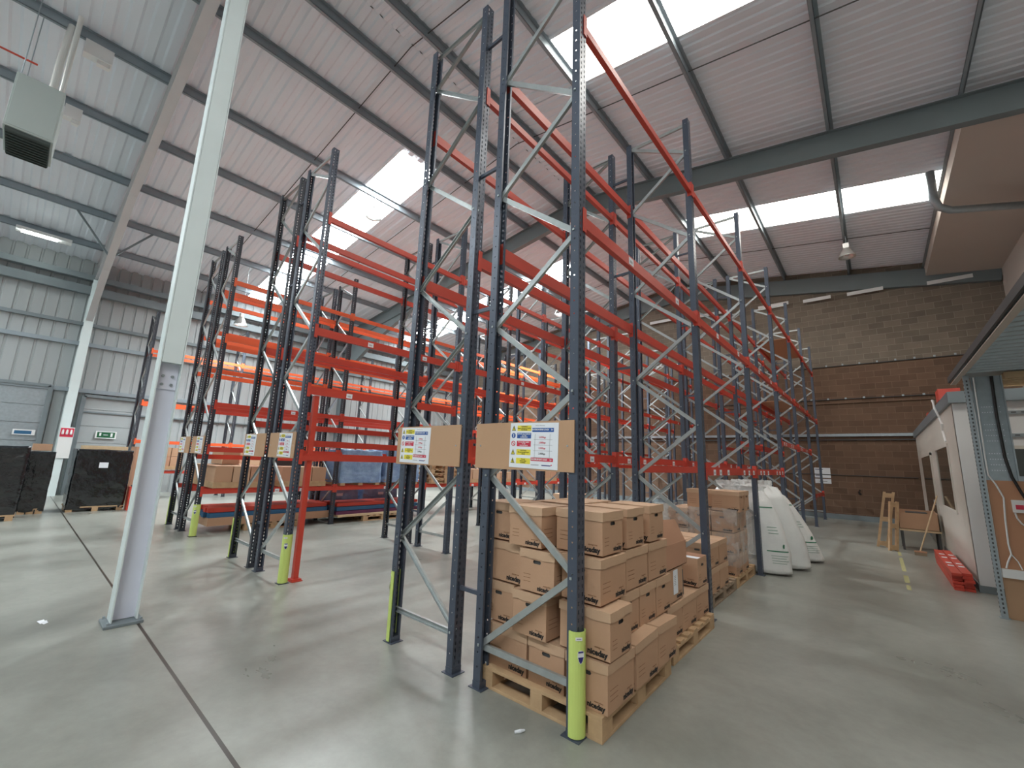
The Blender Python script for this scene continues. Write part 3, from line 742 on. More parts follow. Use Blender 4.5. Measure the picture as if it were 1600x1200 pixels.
for l in range(3):
    for k in range(2):
        carton(-0.79, 0.50+0.40*k+0.01*l, LY[l], 'e', 'archive box hidden inside the nearest stack, %s layer, %s of two' % (['bottom', 'second', 'third'][l], ['front one', 'rear one'][k]), 'hidden archive boxes inside the nearest stack', 0)
# pallets
def pallet_mesh(m, w=1.0, d=1.2):
    b = MB(); rnd = random.Random(3)
    for i in range(7):
        y = i*(d-0.1)/6
        b.box((0, y, 0.122), (w, y+0.1, 0.144), m)
    for x in (0, w/2-0.05, w-0.1): b.box((x, 0, 0.100), (x+0.1, d, 0.122), m)
    for x in (0, w/2-0.05, w-0.1):
        for y in (0, d/2-0.07, d-0.14): b.box((x, y, 0.022), (x+0.1, y+0.14, 0.100), m)
    for x in (0, w/2-0.05, w-0.1): b.box((x, 0, 0), (x+0.1, d, 0.022), m)
    for y in (0, d-0.1): b.box((0.1, y, 0), (w/2-0.05, y+0.1, 0.022), m); b.box((w/2+0.05, y, 0), (w-0.1, y+0.1, 0.022), m)
    return b.mesh('wooden_pallet')
ME_PAL = pallet_mesh(m_wood); ME_PALO = pallet_mesh(m_woodold)
def pallet(x, y, z, rz, label, old=False, group='wooden pallets'):
    o = link('wooden_pallet', ME_PALO if old else ME_PAL, None, (x, y, z), (0, 0, R(rz)), bevel=0.002 if z == 0 and x > -2 else 0)
    return tag(o, label, 'pallet', group)
pallet(-0.845, 0.065, 0, 1.0, 'wooden pallet nearest the camera, under the tall stack of archive boxes')
pallet(-0.90, 1.43, 0, 0, 'wooden pallet second from the front, under the low archive boxes')
pallet(-1.09, 3.22, 0, 0, 'weathered pallet third from the front, bare slats showing', True)
pallet(-1.09, 4.47, 0, 0, 'wooden pallet fourth from the front, under film wrapped boxes')
# second pallet
G2 = 'archive boxes on the second pallet'
for i, (x, y, l, o, lab) in enumerate([
 (-0.265, 1.46, 0, 'e', 'archive box on the second pallet, bottom layer, nearest the front'),
 (-0.265, 1.86, 0, 'e', 'archive box on the second pallet, bottom layer, middle'),
 (-0.265, 2.26, 0, 'e', 'archive box on the second pallet, bottom layer, far end'),
 (-0.60, 1.46, 0, 'e', 'archive box on the second pallet, bottom layer, hidden behind the front one'),
 (-0.60, 1.86, 0, 'e', 'archive box on the second pallet, bottom layer, hidden behind the middle one'),
 (-0.60, 2.26, 0, 'e', 'archive box on the second pallet, bottom layer, hidden behind the far one'),
 (-0.62, 1.50, 1, 'e', 'archive box on the second pallet, second layer, hidden beside the open one')]):
    carton(x, y, LY[l], o, lab, G2, 0, rz=random.uniform(-1, 1))
t = carton(-0.275, 1.52, LY[1], 'e', 'open archive box with a white sheet taped on its side', G2, 1, lid=False)
g = MB(); g.box((BW/2-0.004, -0.06, 0.06), (BW/2-0.001, 0.05, 0.27), m_paper)
for k in range(6): g.box((BW/2-0.001, -0.04, 0.14+k*0.015), (BW/2-0.0005, 0.0, 0.143+k*0.015), m_dkgrey)
g.build('taped_sheet', t)
g = MB(); g.box((-0.03, BD/2-0.006, 0.02), (0.12, BD/2+0.055, 0.25), m_dkgrey); tag(g.build('shade_block', None, (-0.10, 1.715, LY[1]-0.018+0.0), (0,0,0)), 'dark block standing in for the shaded open end of the box with the sheet', 'shade_block')  # added dark block in place of the shaded inside of the open box
carton(-0.335, 2.32, LY[1], 'l', 'open archive box full of white papers on the second pallet', G2, 0, lid=False)
# large open carton with raised flap
t = thing('open_carton', 'large plain carton tilted with its flap raised, beside the top archive boxes', 'cardboard box', (-0.16, 1.75, LY[1]+BH+0.003))
g = MB()
for a, b_ in (((-0.28, -0.27, 0), (0.20, -0.264, 0.20)), ((-0.28, 0.264, 0), (0.20, 0.27, 0.20)), ((-0.28, -0.27, 0), (-0.274, 0.27, 0.20)), ((0.194, -0.27, 0), (0.20, 0.27, 0.22)), ((-0.28, -0.27, 0), (0.2, 0.27, 0.005))): g.box(a, b_, m_cardpink)
g.build('body', t)
g = MB(); P = [(0.20, -0.27, 0.222), (0.20, 0.27, 0.20), (0.15, 0.13, 0.42), (0.13, -0.25, 0.44)]
g.hexa(P + [(x-0.006, y, z) for x, y, z in P], m_cardpink); g.build('flap', t)
# third pallet
G3 = 'archive boxes on the third pallet'
k = 0
W3 = ['nearest', 'far']
for l in (0, 1):
    for j, y in enumerate((3.29, 3.70)):
        for i, x in enumerate((-0.415, -0.74, -1.065)):
            pos = ['aisle side', 'middle column', 'inner column'][i]
            carton(x, y, LY[l], 'e', 'archive box on the third pallet, %s layer, %s, %s end' % (['lower', 'upper'][l], pos, W3[j]), G3, (i+j) % 2, rz=random.uniform(-1, 1))
# fourth pallet, wrapped in clear film
G4 = 'film wrapped archive boxes on the fourth pallet'
for l in range(3):
    for j, y in enumerate((4.52, 4.93)):
        for i, x in enumerate((-0.42, -0.745, -1.07)):
            carton(x, y, LY[l], 'e', 'film wrapped archive box on the fourth pallet, layer %s, %s, %s row' % (['one', 'two', 'three'][l], ['aisle side', 'middle', 'inner side'][i], ['front', 'rear'][j]), G4, 0, rz=random.uniform(-.6, .6))
for (x, y, o, lab) in ((-0.40, 4.50, 'l', 'archive box on top of the film wrapped stack, front one'), (-0.40, 4.84, 'l', 'archive box on top of the film wrapped stack, rear one'), (-0.80, 4.62, 'l', 'archive box on top of the film wrapped stack, inner one')):
    carton(x, y, LY[3], o, lab, G4, 0, rz=2)
def film(x0, x1, y0, y1, z0, z1, name, label, seed):
    b = MB(); rnd = random.Random(seed); N = 16; M_ = 10
    P = []
    per = [(x0+(x1-x0)*i/N, y0) for i in range(N)] + [(x1, y0+(y1-y0)*i/N) for i in range(N)] + [(x1-(x1-x0)*i/N, y1) for i in range(N)] + [(x0, y1-(y1-y0)*i/N) for i in range(N)]
    cx, cy = (x0+x1)/2, (y0+y1)/2
    for j in range(M_+1):
        z = z0+(z1-z0)*j/M_
        row = []
        for x, y in per:
            n_ = 1 + 0.022*noise.noise(Vector((x*6, y*6, z*9+seed))) + 0.01
            row.append((cx+(x-cx)*n_, cy+(y-cy)*n_, z+0.02*noise.noise(Vector((x*5, y*5, z)))))
        P.append(row)
    for j in range(M_):
        for i in range(len(per)):
            k = (i+1) % len(per); b.face([P[j][i], P[j][k], P[j+1][k], P[j+1][i]], m_film)
    o = b.build(name); return tag(o, label, 'plastic wrap')
film(-1.115, -0.05, 4.455, 5.375, 0.30, 1.08, 'stretch_film', 'clear crumpled stretch film round the fourth stack of archive boxes', 3)

# ------------------------------------------------------------------ white sacks
def sack(x, y, w, d, h, lean, rz, seed, label, marks=True):
    bm = bmesh.new(); NU, NV = 40, 28
    t = thing('plastic_sack', label, 'sack', (x, y, 0), R(rz), 'white sacks of packing chips')
    b = MB(); b.smooth = True; rows = []
    for j in range(NV+1):
        v = j/NV
        prof = min(1, (v/0.05+0.35)**0.6) if v < 0.05 else 1.0
        wv = (1.0 - 0.16*v**1.5 + 0.06*math.sin(PI*v))*prof; dv = (1.0-0.15*v + 0.12*math.sin(PI*v))*prof
        if v > 0.86: k = (v-0.86)/0.14; wv *= 1-0.22*k*k; dv *= 1-0.75*k
        z = h*v
        row = []
        for i in range(NU):
            a = 2*PI*i/NU; ca, sa = math.cos(a), math.sin(a); e = 0.62
            px = w/2*wv*math.copysign(abs(ca)**e, ca); py = d/2*dv*math.copysign(abs(sa)**e, sa)
            q = Vector((px*3, py*3, z*2.2+seed*3.1)); k = 0.035*noise.noise(q) + 0.012*noise.noise(q*4) + (0.05*noise.noise(Vector((px*14, py*14, z*4+seed))) if v > 0.85 else 0)
            row.append((px*(1+k*1.6) + lean[0]*v**1.25, py*(1+k*2) + lean[1]*v**1.25, max(0, z + (0.05*noise.noise(Vector((px*9, seed, py*9))) if v > 0.9 else 0))))
        rows.append(row)
    vi = len(b.v)
    for r in rows: b.v += r
    k = b._m(m_bag)
    for j in range(NV):
        for i in range(NU):
            q = (i+1) % NU; b.f.append((j*NU+i, j*NU+q, (j+1)*NU+q, (j+1)*NU+i)); b.mi.append(k)
    b.f.append(tuple(range(NU))[::-1]); b.mi.append(k); b.f.append(tuple(NV*NU+i for i in range(NU))); b.mi.append(k)
    b.build('sack_body', t)
    # ruffled tied mouth
    g = MB(); g.smooth = True; rnd = random.Random(seed)
    for q in range(7):
        cx = lean[0] + (q-3)*w*0.085; cy = lean[1] + rnd.uniform(-.04, .04); s = rnd.uniform(.05, .085)
        pr = []
        for jj in range(5):
            pr.append([(cx + s*(1+0.5*jj/4)*math.cos(2*PI*ii/12)*(1+0.3*rnd.uniform(-1, 1)), cy+0.5*s*math.sin(2*PI*ii/12)*(1+0.4*rnd.uniform(-1, 1)), h-0.05+0.032*jj+0.012*rnd.uniform(-1, 1)) for ii in range(12)])
        for jj in range(4):
            for ii in range(12): g.face([pr[jj][ii], pr[jj][(ii+1) % 12], pr[jj+1][(ii+1) % 12], pr[jj+1][ii]], m_bag)
    g.build('ruffled_top', t)
    if marks:
        # green print following the surface on the +x side and front
        g = MB()
        def surf(i, j):
            j0 = int(j); fj = j-j0; i0 = int(math.floor(i)) % NU; i1 = (i0+1) % NU; fi = i-math.floor(i)
            p = lambda a, c: Vector(rows[min(c, NV)][a])
            v = (p(i0, j0)*(1-fi)+p(i1, j0)*fi)*(1-fj) + (p(i0, j0+1)*(1-fi)+p(i1, j0+1)*fi)*fj
            n_ = Vector((v.x-lean[0]*(j/NV)**1.25, v.y-lean[1]*(j/NV)**1.25, 0)).normalized()
            return v + n_*0.006
        def patch(i0, i1, j0, j1):
            N = 8
            for k in range(N):
                a, c = i0+(i1-i0)*k/N, i0+(i1-i0)*(k+1)/N
                g.face([surf(a, j0), surf(c, j0), surf(c, j1), surf(a, j1)], m_gprint)
        st = marks
        patch(st, st+6, 8.0, 8.35)
        for q in range(4): patch(st+0.6, st+4.5+(q % 2)*0.9, 4.2+q*0.8, 4.32+q*0.8)
        for q in range(3): patch(st+1, st+3.6, 14+q*1.0, 14.15+q*1.0)
        patch(st+0.2, st+5.5, 22.5, 22.9)
        # round badge
        c_ = surf(st+4.2, 9.9); 
        n_ = Vector((c_.x, c_.y, 0)).normalized(); rt = Vector((-n_.y, n_.x, 0)); 
        g.face([tuple(c_ + n_*0.008 + rt*0.035*math.cos(2*PI*k/14) + Vector((0,0,1))*0.035*math.sin(2*PI*k/14)) for k in range(14)], m_gprint)
        g.build('green_print', t)
    return t
m_gprint = mat('green_print', (0.03, 0.20, 0.10), 0.6)
sack(-0.06, 5.93, 0.90, 0.46, 1.30, (-0.20, 0.10), 10, 1, 'white sack with green print, leftmost of the three, beside the rack post', marks=31)
sack(0.12, 6.62, 0.90, 0.50, 1.40, (-0.34, 0.0), 18, 2, 'plain white sack bulging between the two printed ones', marks=False)
sack(0.24, 7.60, 0.86, 0.48, 1.26, (-0.52, 0.0), 16, 3, 'white sack with green bands, rightmost, leaning back toward the rack', marks=31)
sack(-0.72, 7.05, 0.7, 0.45, 1.36, (0.0, 0.0), 0, 5, 'white sack behind the film wrapped stack, only its top showing', marks=False)

# ------------------------------------------------------------------ white steel column
t = thing('steel_column', 'tall white painted steel column with lilac web standing in the left foreground', 'column', (-4.17, -1.555, 0))
HC = soff(-4.17)
g = MB(); 
g.box((-0.015, -0.088, 0.03), (0.003, 0.088, HC), m_steelweb)
g.build('web', t)
g = MB(); 
g.box((-0.10, -0.10, 0.03), (0.10, -0.088, HC), m_steelw); g.build('flange', t)
g = MB(); g.box((-0.10, 0.088, 0.03), (0.10, 0.10, HC), m_steelw); g.build('flange', t)
g = MB(); g.box((-0.15, -0.15, 0), (0.16, 0.14, 0.025), m_steelg)
for x, y in ((-0.12, -0.12), (0.13, -0.12), (-0.12, 0.12), (0.13, 0.12)): g.tube([(x, y, 0.02), (x, y, 0.05)], 0.012, m_galv, 6)
g.build('base_plate', t, bevel=0.003)
g = MB(); g.box((0.003, -0.085, 2.30), (0.02, 0.085, 2.50), m_steelweb)
for y in (-0.04, 0.04):
    for z in (2.35, 2.44): g.tube([(0.02, y, z), (0.035, y, z)], 0.016, m_galv, 6)
g.build('splice_plate', t)
g = MB(); g.box((0.003, -0.085, 2.58), (0.10, 0.085, HC), m_steelw); g.build('boxed_upper_casing', t)

# ------------------------------------------------------------------ lamps
def highbay(x, y, zt, zl, lit, label, power=0):
    t = thing('high_bay_lamp', label, 'lamp', (x, y, zl), 0, 'high bay lamps')
    g = MB(); g.smooth = True
    g.lathe([(0.06, 0.30), (0.09, 0.28), (0.14, 0.20), (0.20, 0.08), (0.225, 0.0), (0.235, -0.01), (0.225, -0.012), (0.19, 0.07), (0.13, 0.18), (0.05, 0.27)], m_alu, 28); g.build('reflector', t)
    g = MB(); g.box((-0.08, -0.06, 0.30), (0.08, 0.06, 0.46), m_white); g.build('ballast_box', t, bevel=0.008)
    g = MB(); g.tube([(0, 0, 0.46), (0.02, 0, 0.46+(zt-zl-0.46)*0.5), (0, 0, zt-zl)], 0.008, m_galv, 6); g.build('suspension_chain', t)
    g = MB(); g.smooth = True; g.lathe([(0.0, 0.02), (0.05, 0.04), (0.065, 0.09), (0.05, 0.15), (0.03, 0.24)], m_lamp if lit else m_white, 16); g.build('bulb', t)
    if lit:
        l = bpy.data.lights.new('bulb_light', 'SPOT'); l.energy = power; l.spot_size = R(135); l.spot_blend = 0.6; l.shadow_soft_size = 0.22; l.color = (0.85, 0.96, 1.0)
        o = bpy.data.objects.new('bulb_light', l); COL.objects.link(o); o.parent = t; o.location = (0, 0, 0.0)
    return t
highbay(-9.7, 3.64, rtop(-9.7)-0.2, 9.03, True, 'lit high bay lamp glaring in front of the near left rooflight', 900)
highbay(1.46, 14.0, rtop(1.46)-0.2, 8.55, False, 'unlit silver high bay lamp hanging near the back wall at right')
highbay(-7.4, 10.65, rtop(-7.4)-0.2, 7.42, True, 'lit high bay lamp seen small beside the front post', 1600)
highbay(-14.1, 12.45, rtop(-14.1)-0.2, 7.44, True, 'lit high bay lamp seen small behind the racking in the middle', 1200)
highbay(-16.3, 2.33, rtop(-16.3)-0.2, 6.40, True, 'lit high bay lamp low at the left behind the second rack', 500)
# batten light near the left eaves
t = thing('batten_light', 'lit fluorescent batten on the roof near the left eaves', 'light', (-18.5, -2.95, rtop(-18.5)-0.32))
g = MB(); g.box((-0.18, -0.62, 0.02), (0.18, 0.62, 0.12), m_white); g.build('housing', t)
g = MB(); g.tube([(0.08, -0.5, 0), (0.08, 0.3, 0)], 0.05, m_tube, 12); g.build('tube', t)
# unit heater
t = thing('unit_heater', 'grey green suspended unit heater with a dark louvred underside, top left', 'heater', (-9.4, -3.2, 6.9))
g = MB(); g.box((-0.55, -0.29, 0), (0.45, 0.29, 1.02), m_heater); g.box((0.45, -0.27, 0.03), (0.46, 0.27, 0.99), m_heater); g.build('casing', t, bevel=0.012)
g = MB(); g.box((-0.52, -0.26, -0.05), (0.42, 0.26, 0.0), m_louver)
for k in range(9): g.box((-0.5+k*0.1, -0.25, -0.075), (-0.49+k*0.1, 0.25, -0.05), m_louver)
g.build('louvre', t)
g = MB(); g.tube([(-0.1, 0.10, 1.0), (-0.15, 0.10, 2.0), (-0.3, 0.12, 2.9)], 0.055, m_flue, 14); g.build('flue', t)
g = MB(); g.tube([(0.1, 0.22, 1.0), (0.1, 0.22, 2.9)], 0.04, m_flue, 12); g.build('flue', t)
g = MB(); 
for x, y in ((-0.45, -0.25), (0.35, -0.25)): g.tube([(x, y, 1.0), (x, y, 3.0)], 0.008, m_galv, 6)
g.build('drop_rod', t)
g = MB(); g.tube([(0, -4.4, 0), (0, -3.35, 0)], 0.018, m_red, 8); tag(g.build('gas_pipe', None, (-9.6, 0, 8.6)), 'thin red gas pipe running to the unit heater', 'pipe')
# detector boxes
for x, y, w_, lab in ((-9.75, -2.66, 0.42, 'white sensor box on a roof purlin above the unit heater'), (-11.9, -2.85, 0.28, 'small white box on a roof purlin beside the unit heater')):
    g = MB(); g.box((-0.10, -w_/2, -0.30), (0.10, w_/2, 0), m_white); g.box((-0.06, 0.0, -0.38), (0.06, w_/2-0.02, -0.30), m_white); tag(g.build('sensor_box', None, (x, y, rtop(x)-0.2)), lab, 'sensor')
for x, y in ((-5.85, 1.35), (-0.65, 7.1)):
    pass

# ------------------------------------------------------------------ pipe under the cream soffit
g = MB(); g.smooth = True
g.tube([(3.22, 11.0, 9.0), (3.22, 11.05, 8.3), (3.30, 11.15, 8.1), (3.5, 11.3, 8.02), (5.2, 12.3, 8.05)], 0.085, m_galv, 14)
tag(g.build('duct_pipe'), 'bent galvanised pipe below the cream soffit at upper right', 'pipe')

# ------------------------------------------------------------------ office cabin
t = thing('office_cabin', 'white office cabin with dark windows along the right side', 'cabin', (2.57, 7.1, 0))
g = MB(); g.box((0, 0.012, 0), (0.08, 8.6, 2.82), m_office); g.build('side_wall', t)
g = MB(); g.box((0, 0, 0), (2.6, 0.08, 2.82), m_officew); g.build('front_wall', t)
g = MB(); g.box((-0.04, -0.06, 2.82), (2.7, 8.7, 3.0), m_steelg); g.build('roof_edge', t)
g = MB(); g.box((-0.012, -0.02, 0), (0.0, 8.6, 0.12), m_steelg); g.box((0, -0.015, 0), (1, 0, 0.1), m_steelg); g.build('skirting', t)
for k, (ya, yb, za, zb) in enumerate(((1.25, 3.2, 1.08, 2.2), )):
    g = MB()
    for a, b_ in (((-0.02, ya-0.05, za-0.05), (0.0, yb+0.05, za)), ((-0.02, ya-0.05, zb), (0.0, yb+0.05, zb+0.05)), ((-0.02, ya-0.05, za), (0.0, ya, zb)), ((-0.02, yb, za), (0.0, yb+0.05, zb))): g.box(a, b_, m_office)
    w_ = g.build('window_frame', t); g = MB(); g.box((-0.008, ya, za), (-0.002, yb, zb), m_glassd); g.build('pane', w_)
g = MB(); g.box((-0.03, 4.4, 0.0), (0.0, 6.9, 2.15), m_glassd); g.box((-0.035, 4.35, 0), (0, 4.42, 2.2), m_office); g.box((-0.035, 4.35, 2.15), (0, 6.95, 2.22), m_office)
d_ = g.build('cabin_door', t); g = MB(); g.box((-0.06, 4.55, 1.0), (-0.035, 4.6, 1.12), m_galv); g.build('handle', d_)
g = MB()
for z in (2.62, 2.28): 
    g.box((0.35, -0.02, z), (2.6, 0.0, z+0.05), m_galv)
    for k in range(22): g.box((0.4+k*0.1, -0.024, z+0.018), (0.45+k*0.1, -0.02, z+0.032), m_dkgrey)
g.build('slotted_rail', t)
g = MB(); g.box((0.40, -0.03, 1.50), (2.4, 0.0, 2.15), m_office); w_ = g.build('window_frame', t)
g = MB(); g.box((0.45, -0.04, 1.55), (2.35, -0.03, 2.10), m_glassd); g.build('pane', w_)
g = MB(); g.tube([(-0.06, 1.75, 2.93), (-0.07, 1.62, 3.08), (-0.10, 1.42, 3.06), (-0.09, 1.32, 2.9), (-0.045, 1.34, 2.72), (-0.035, 1.22, 2.6), (-0.03, 1.32, 2.48), (-0.03, 1.18, 2.36), (-0.03, 1.1, 2.28)], 0.016, m_white, 8); tag(g.build('dangling_cable', None, (2.57, 7.1, 0)), 'white looped cable hanging down the cabin side', 'cable')
g = MB(); g.box((0.02, 0.45, 0), (0.30, 0.85, 0.20), m_red); tag(g.build('orange_tray', None, (2.5, 7.6, 3.0)), 'orange red tray on the near corner of the cabin roof', 'tray')
g = MB(); g.box((0, 0, 0), (0.25, 0.3, 0.15), m_red); tag(g.build('orange_tray', None, (2.6, 11.5, 3.0)), 'small orange red tray farther along the cabin roof', 'tray')

# ------------------------------------------------------------------ mezzanine and service partition
t = thing('mezzanine_deck', 'galvanised mezzanine deck with ribbed underside at the right edge', 'mezzanine', (2.5, 0, 0))
g = MB(); g.box((-0.012, 0.6, 3.03), (0.012, 6.35, 3.11), m_dkgrey); g.box((0.012, 0.6, 3.0), (0.07, 6.35, 3.012), m_cream); g.build('edge_beam', t)
g = MB(); y = 0.6
while y < 5.4:
    for a, b_, da, db in ((0, 0.05, 0, 0), (0.05, 0.08, 0, 0.07), (0.08, 0.15, 0.07, 0.07), (0.15, 0.18, 0.07, 0)):
        g.face([(0.07, y+a, 3.01+da), (0.07, y+b_, 3.01+db), (4.0, y+b_, 3.01+db), (4.0, y+a, 3.01+da)], m_galv)
    y += 0.18
g.box((0.02, 0.6, 3.09), (4.0, 6.35, 3.12), m_steelg); g.build('deck_sheet', t)
g = MB(); 
for k in range(7): g.box((0.45, 5.75+k*0.13, 2.96), (3.0, 5.80+k*0.13, 3.04), m_woodpale)
g.build('timber_slats', t)
g = MB(); g.box((0.055, 5.585, 0.0), (0.11, 5.64, 3.0), m_galv)
for k in range(58): g.box((0.052, 5.604, 0.06+k*0.05), (0.056, 5.620, 0.085+k*0.05), m_dkgrey); g.box((0.075, 5.582, 0.06+k*0.05), (0.090, 5.586, 0.085+k*0.05), m_dkgrey)
g.box((0.04, 5.57, 0), (0.13, 5.66, 0.01), m_galv); g.build('slotted_post', t)
t = thing('service_partition', 'partition of perforated galvanised sheet above orange hardboard, right edge', 'partition', (2.62, 5.62, 0))
g = MB(); x0, x1 = 0.0, 0.34
def perf(g, xa, xb, za, zb):
    g.box((xa, 0, za), (xb, 0.006, zb), m_galv)
    z = za+0.12; rr = 0
    while z < zb-0.35:
        x = xa+0.06
        while x < xb-0.05:
            g.box((x, -0.0015, z), (x+0.009, 0.0, z+0.009), m_paper); x += 0.022
        rr += 1; z += 0.07 if rr % 4 else 0.16
perf(g, 0.0, 0.265, 1.64, 2.98)
g.box((0.265, -0.02, 1.64), (0.28, 0.01, 2.98), m_galv)
g.build('perforated_sheet', t)
g = MB(); g.box((0.0, 0, 0.58), (2.0, 0.015, 1.64), m_mdfdark); g.build('upper_board', t)
g = MB(); g.box((0.0, 0, 0.0), (2.0, 0.015, 0.48), m_mdf); g.build('lower_board', t)
g = MB(); g.box((0.0, -0.05, 0.48), (2.0, 0.01, 0.58), m_white); g.build('trunking', t)
g = MB(); g.box((0.28, -0.02, 1.64), (1.9, 0.0, 1.70), m_galv); g.build('sill_rail', t)
g = MB(); g.tube([(0.03, -0.025, 2.97), (0.026, -0.025, 2.5), (0.018, -0.025, 1.9), (0.02, -0.025, 1.70), (0.07, -0.025, 1.59), (0.117, -0.025, 1.43), (0.10, -0.025, 1.18), (0.09, -0.025, 0.88), (0.10, -0.025, 0.76), (0.06, -0.03, 0.66), (0.04, -0.03, 0.59)], 0.009, m_white, 8)
g.tube([(0.10, -0.025, 0.76), (0.145, -0.03, 0.68), (0.17, -0.03, 0.59)], 0.006, m_white, 8); tag(g.build('white_cable', None, (2.62, 5.62, 0)), 'white cable splitting in two down the partition', 'cable', 'cables on the partition')
g = MB(); g.tube([(0.19, -0.03, 2.97), (0.178, -0.03, 2.45), (0.186, -0.03, 1.93), (0.215, -0.03, 1.69), (0.27, -0.03, 1.50), (0.295, -0.03, 1.43)], 0.015, m_rubber, 8); tag(g.build('black_cable', None, (2.62, 5.62, 0)), 'thick black cable down the partition beside the white one', 'cable', 'cables on the partition')
t = thing('socket_box', 'white socket box with red rocker switches on the orange board', 'socket', (2.62, 5.62, 0))
g = MB(); g.box((0.175, -0.05, 1.26), (0.42, 0.0, 1.41), m_white); g.build('box', t, bevel=0.004)
for k in range(2):
    g = MB(); g.box((0.20+k*0.10, -0.06, 1.30), (0.265+k*0.10, -0.05, 1.355), m_sred); g.build('red_switch', t)
g = MB(); g.tube([(0.19, -0.025, 1.255), (0.20, -0.025, 1.19), (0.23, -0.025, 1.13), (0.30, -0.025, 1.07), (0.42, -0.025, 1.03)], 0.009, m_white, 8); tag(g.build('white_cable', None, (2.62, 5.62, 0)), 'white cable curving away under the socket box', 'cable', 'cables on the partition')

# ------------------------------------------------------------------ things by the back wall
t = thing('timber_frame', 'pale timber frame leaning by the back wall, nearer the rack', 'timber frame', (1.50, 11.0, 0), R(0), 'leaning timber frames')
def ladderish(t, w, h, n, tilt, thick=0.05):
    for s in (-1, 1):
        g = MB(); p = Vector((s*w/2, 0, 0)); q = Vector((s*w/2+tilt, 0.1, h)); g.bar(p, q, 0.05, thick, m_woodpale if False else m_wood, up=(0,1,0)); g.build('stile', t)
    for k in range(n):
        v = (k+0.15)/(n-0.7); g = MB(); c = Vector((tilt*v, 0.1*v, h*v)); g.bar(c+Vector((-w/2, 0, 0)), c+Vector((w/2, 0, 0)), 0.06, 0.10, m_wood, up=(0,0,1)); g.build('rung', t)
ladderish(t, 0.16, 1.26, 3, 0.23)
t = thing('timber_frame', 'pale timber frame leaning by the back wall, nearer the carton', 'timber frame', (1.68, 10.55, 0), R(35), 'leaning timber frames')
ladderish(t, 0.14, 1.06, 3, 0.20)
t = thing('trestle_table', 'dark trestle under the long open carton by the cabin door', 'table', (1.84, 11.0, 0))
g = MB(); g.box((0, 0, 0.42), (0.68, 0.7, 0.46), m_woodpale); g.build('table_top', t)
for x, y in ((0.02, 0.03), (0.62, 0.03), (0.02, 0.62), (0.62, 0.62)):
    g = MB(); g.box((x, y, 0), (x+0.04, y+0.04, 0.42), m_dkgrey); g.build('leg', t)
t = thing('open_carton', 'long open cardboard carton lying on the trestle by the cabin door', 'cardboard box', (1.84, 11.0, 0.462))
g = MB()
for a, b_ in (((0, 0, 0), (0.66, 0.66, 0.01)), ((0, 0, 0), (0.66, 0.01, 0.36)), ((0, 0.65, 0), (0.66, 0.66, 0.40)), ((0, 0, 0), (0.01, 0.66, 0.38)), ((0.65, 0, 0), (0.66, 0.66, 0.38))): g.box(a, b_, m_card)
g.build('body', t)
g = MB(); g.box((0.14, 0.12, 0.30), (0.50, 0.5, 0.37), m_dkgrey); tag(g.build('dark_tray', None, (1.84, 11.0, 0.462)), 'dark tray lying inside the long open carton', 'tray')
t = thing('broom', 'broom leaning on the carton by the cabin, head on the floor', 'broom', (2.10, 10.35, 0))
g = MB(); g.tube([(0, 0, 0.06), (0.40, 0.25, 1.25)], 0.013, m_woodpale, 8); g.build('handle', t)
g = MB(); g.bar((-0.09, -0.02, 0.075), (0.11, -0.02, 0.075), 0.06, 0.03, m_cardpink); g.build('broom_head', t)
g = MB(); g.bar((-0.085, -0.02, 0.03), (0.105, -0.02, 0.03), 0.05, 0.06, m_woodold); g.build('bristles', t)
# stacked red beams by the cabin
for k in range(6):
    for j in range(2):
        g = MB(); dx = random.uniform(-.008, .008); dy = random.uniform(-.06, .06)
        g.box((2.28+j*0.118+dx, 6.98+dy, 0.002+k*0.042), (2.39+j*0.118+dx, 9.6+dy, 0.040+k*0.042), m_red)
        if k == 5:
            for q in (0.6, 0.9, 1.5, 1.9): g.box((2.30+j*0.118, 7.0+q, 0.252), (2.37+j*0.118, 7.1+q, 0.2535), m_paper)
        tag(g.build('loose_beam'), 'red rack beam in the low stack beside the cabin, %s layer, %s column' % (['lowest', 'second', 'third', 'fourth', 'fifth', 'top'][k], ['left', 'right'][j]), 'beam', 'red beams stacked beside the cabin')
# wall notice
g = MB(); g.box((-0.27, -0.015, 1.46), (0.22, 0, 1.83), m_paper); g.box((-0.27, -0.012, 1.25), (0.22, 0, 1.42), m_paper)
g.box((-0.24, -0.018, 1.76), (0.0, -0.015, 1.785), m_navy); g.box((-0.24, -0.018, 1.53), (-0.05, -0.015, 1.55), m_navy); g.box((-0.15, -0.015, 1.32), (0.1, -0.012, 1.335), m_dkgrey)
tag(g.build('wall_notice', None, (0, Y1, 0)), 'white notice in two pieces on the blockwork back wall', 'notice')
g = MB(); g.tube([(1.03, -0.03, 1.08), (0.99, -0.05, 1.02), (1.0, -0.05, 0.95), (1.05, -0.03, 0.93)], 0.03, m_rubber, 8); tag(g.build('wall_hook', None, (0, Y1, 0)), 'black curved hook on the back wall above the floor', 'hook')
# worn yellow floor line
g = MB()
for a, b_, w_ in ((6.4, 6.75, 0.05), (6.95, 7.6, 0.06), (8.0, 9.6, 0.055), (9.9, 10.5, 0.05)): g.box((1.77-w_/2, a, 0), (1.77+w_/2, b_, 0.0012), mat('worn_yellow', (0.36, 0.34, 0.16), 0.7, 0, 0.45, 20))
tag(g.build('floor_line'), 'worn yellow painted line on the floor by the leaning frames', 'floor marking')

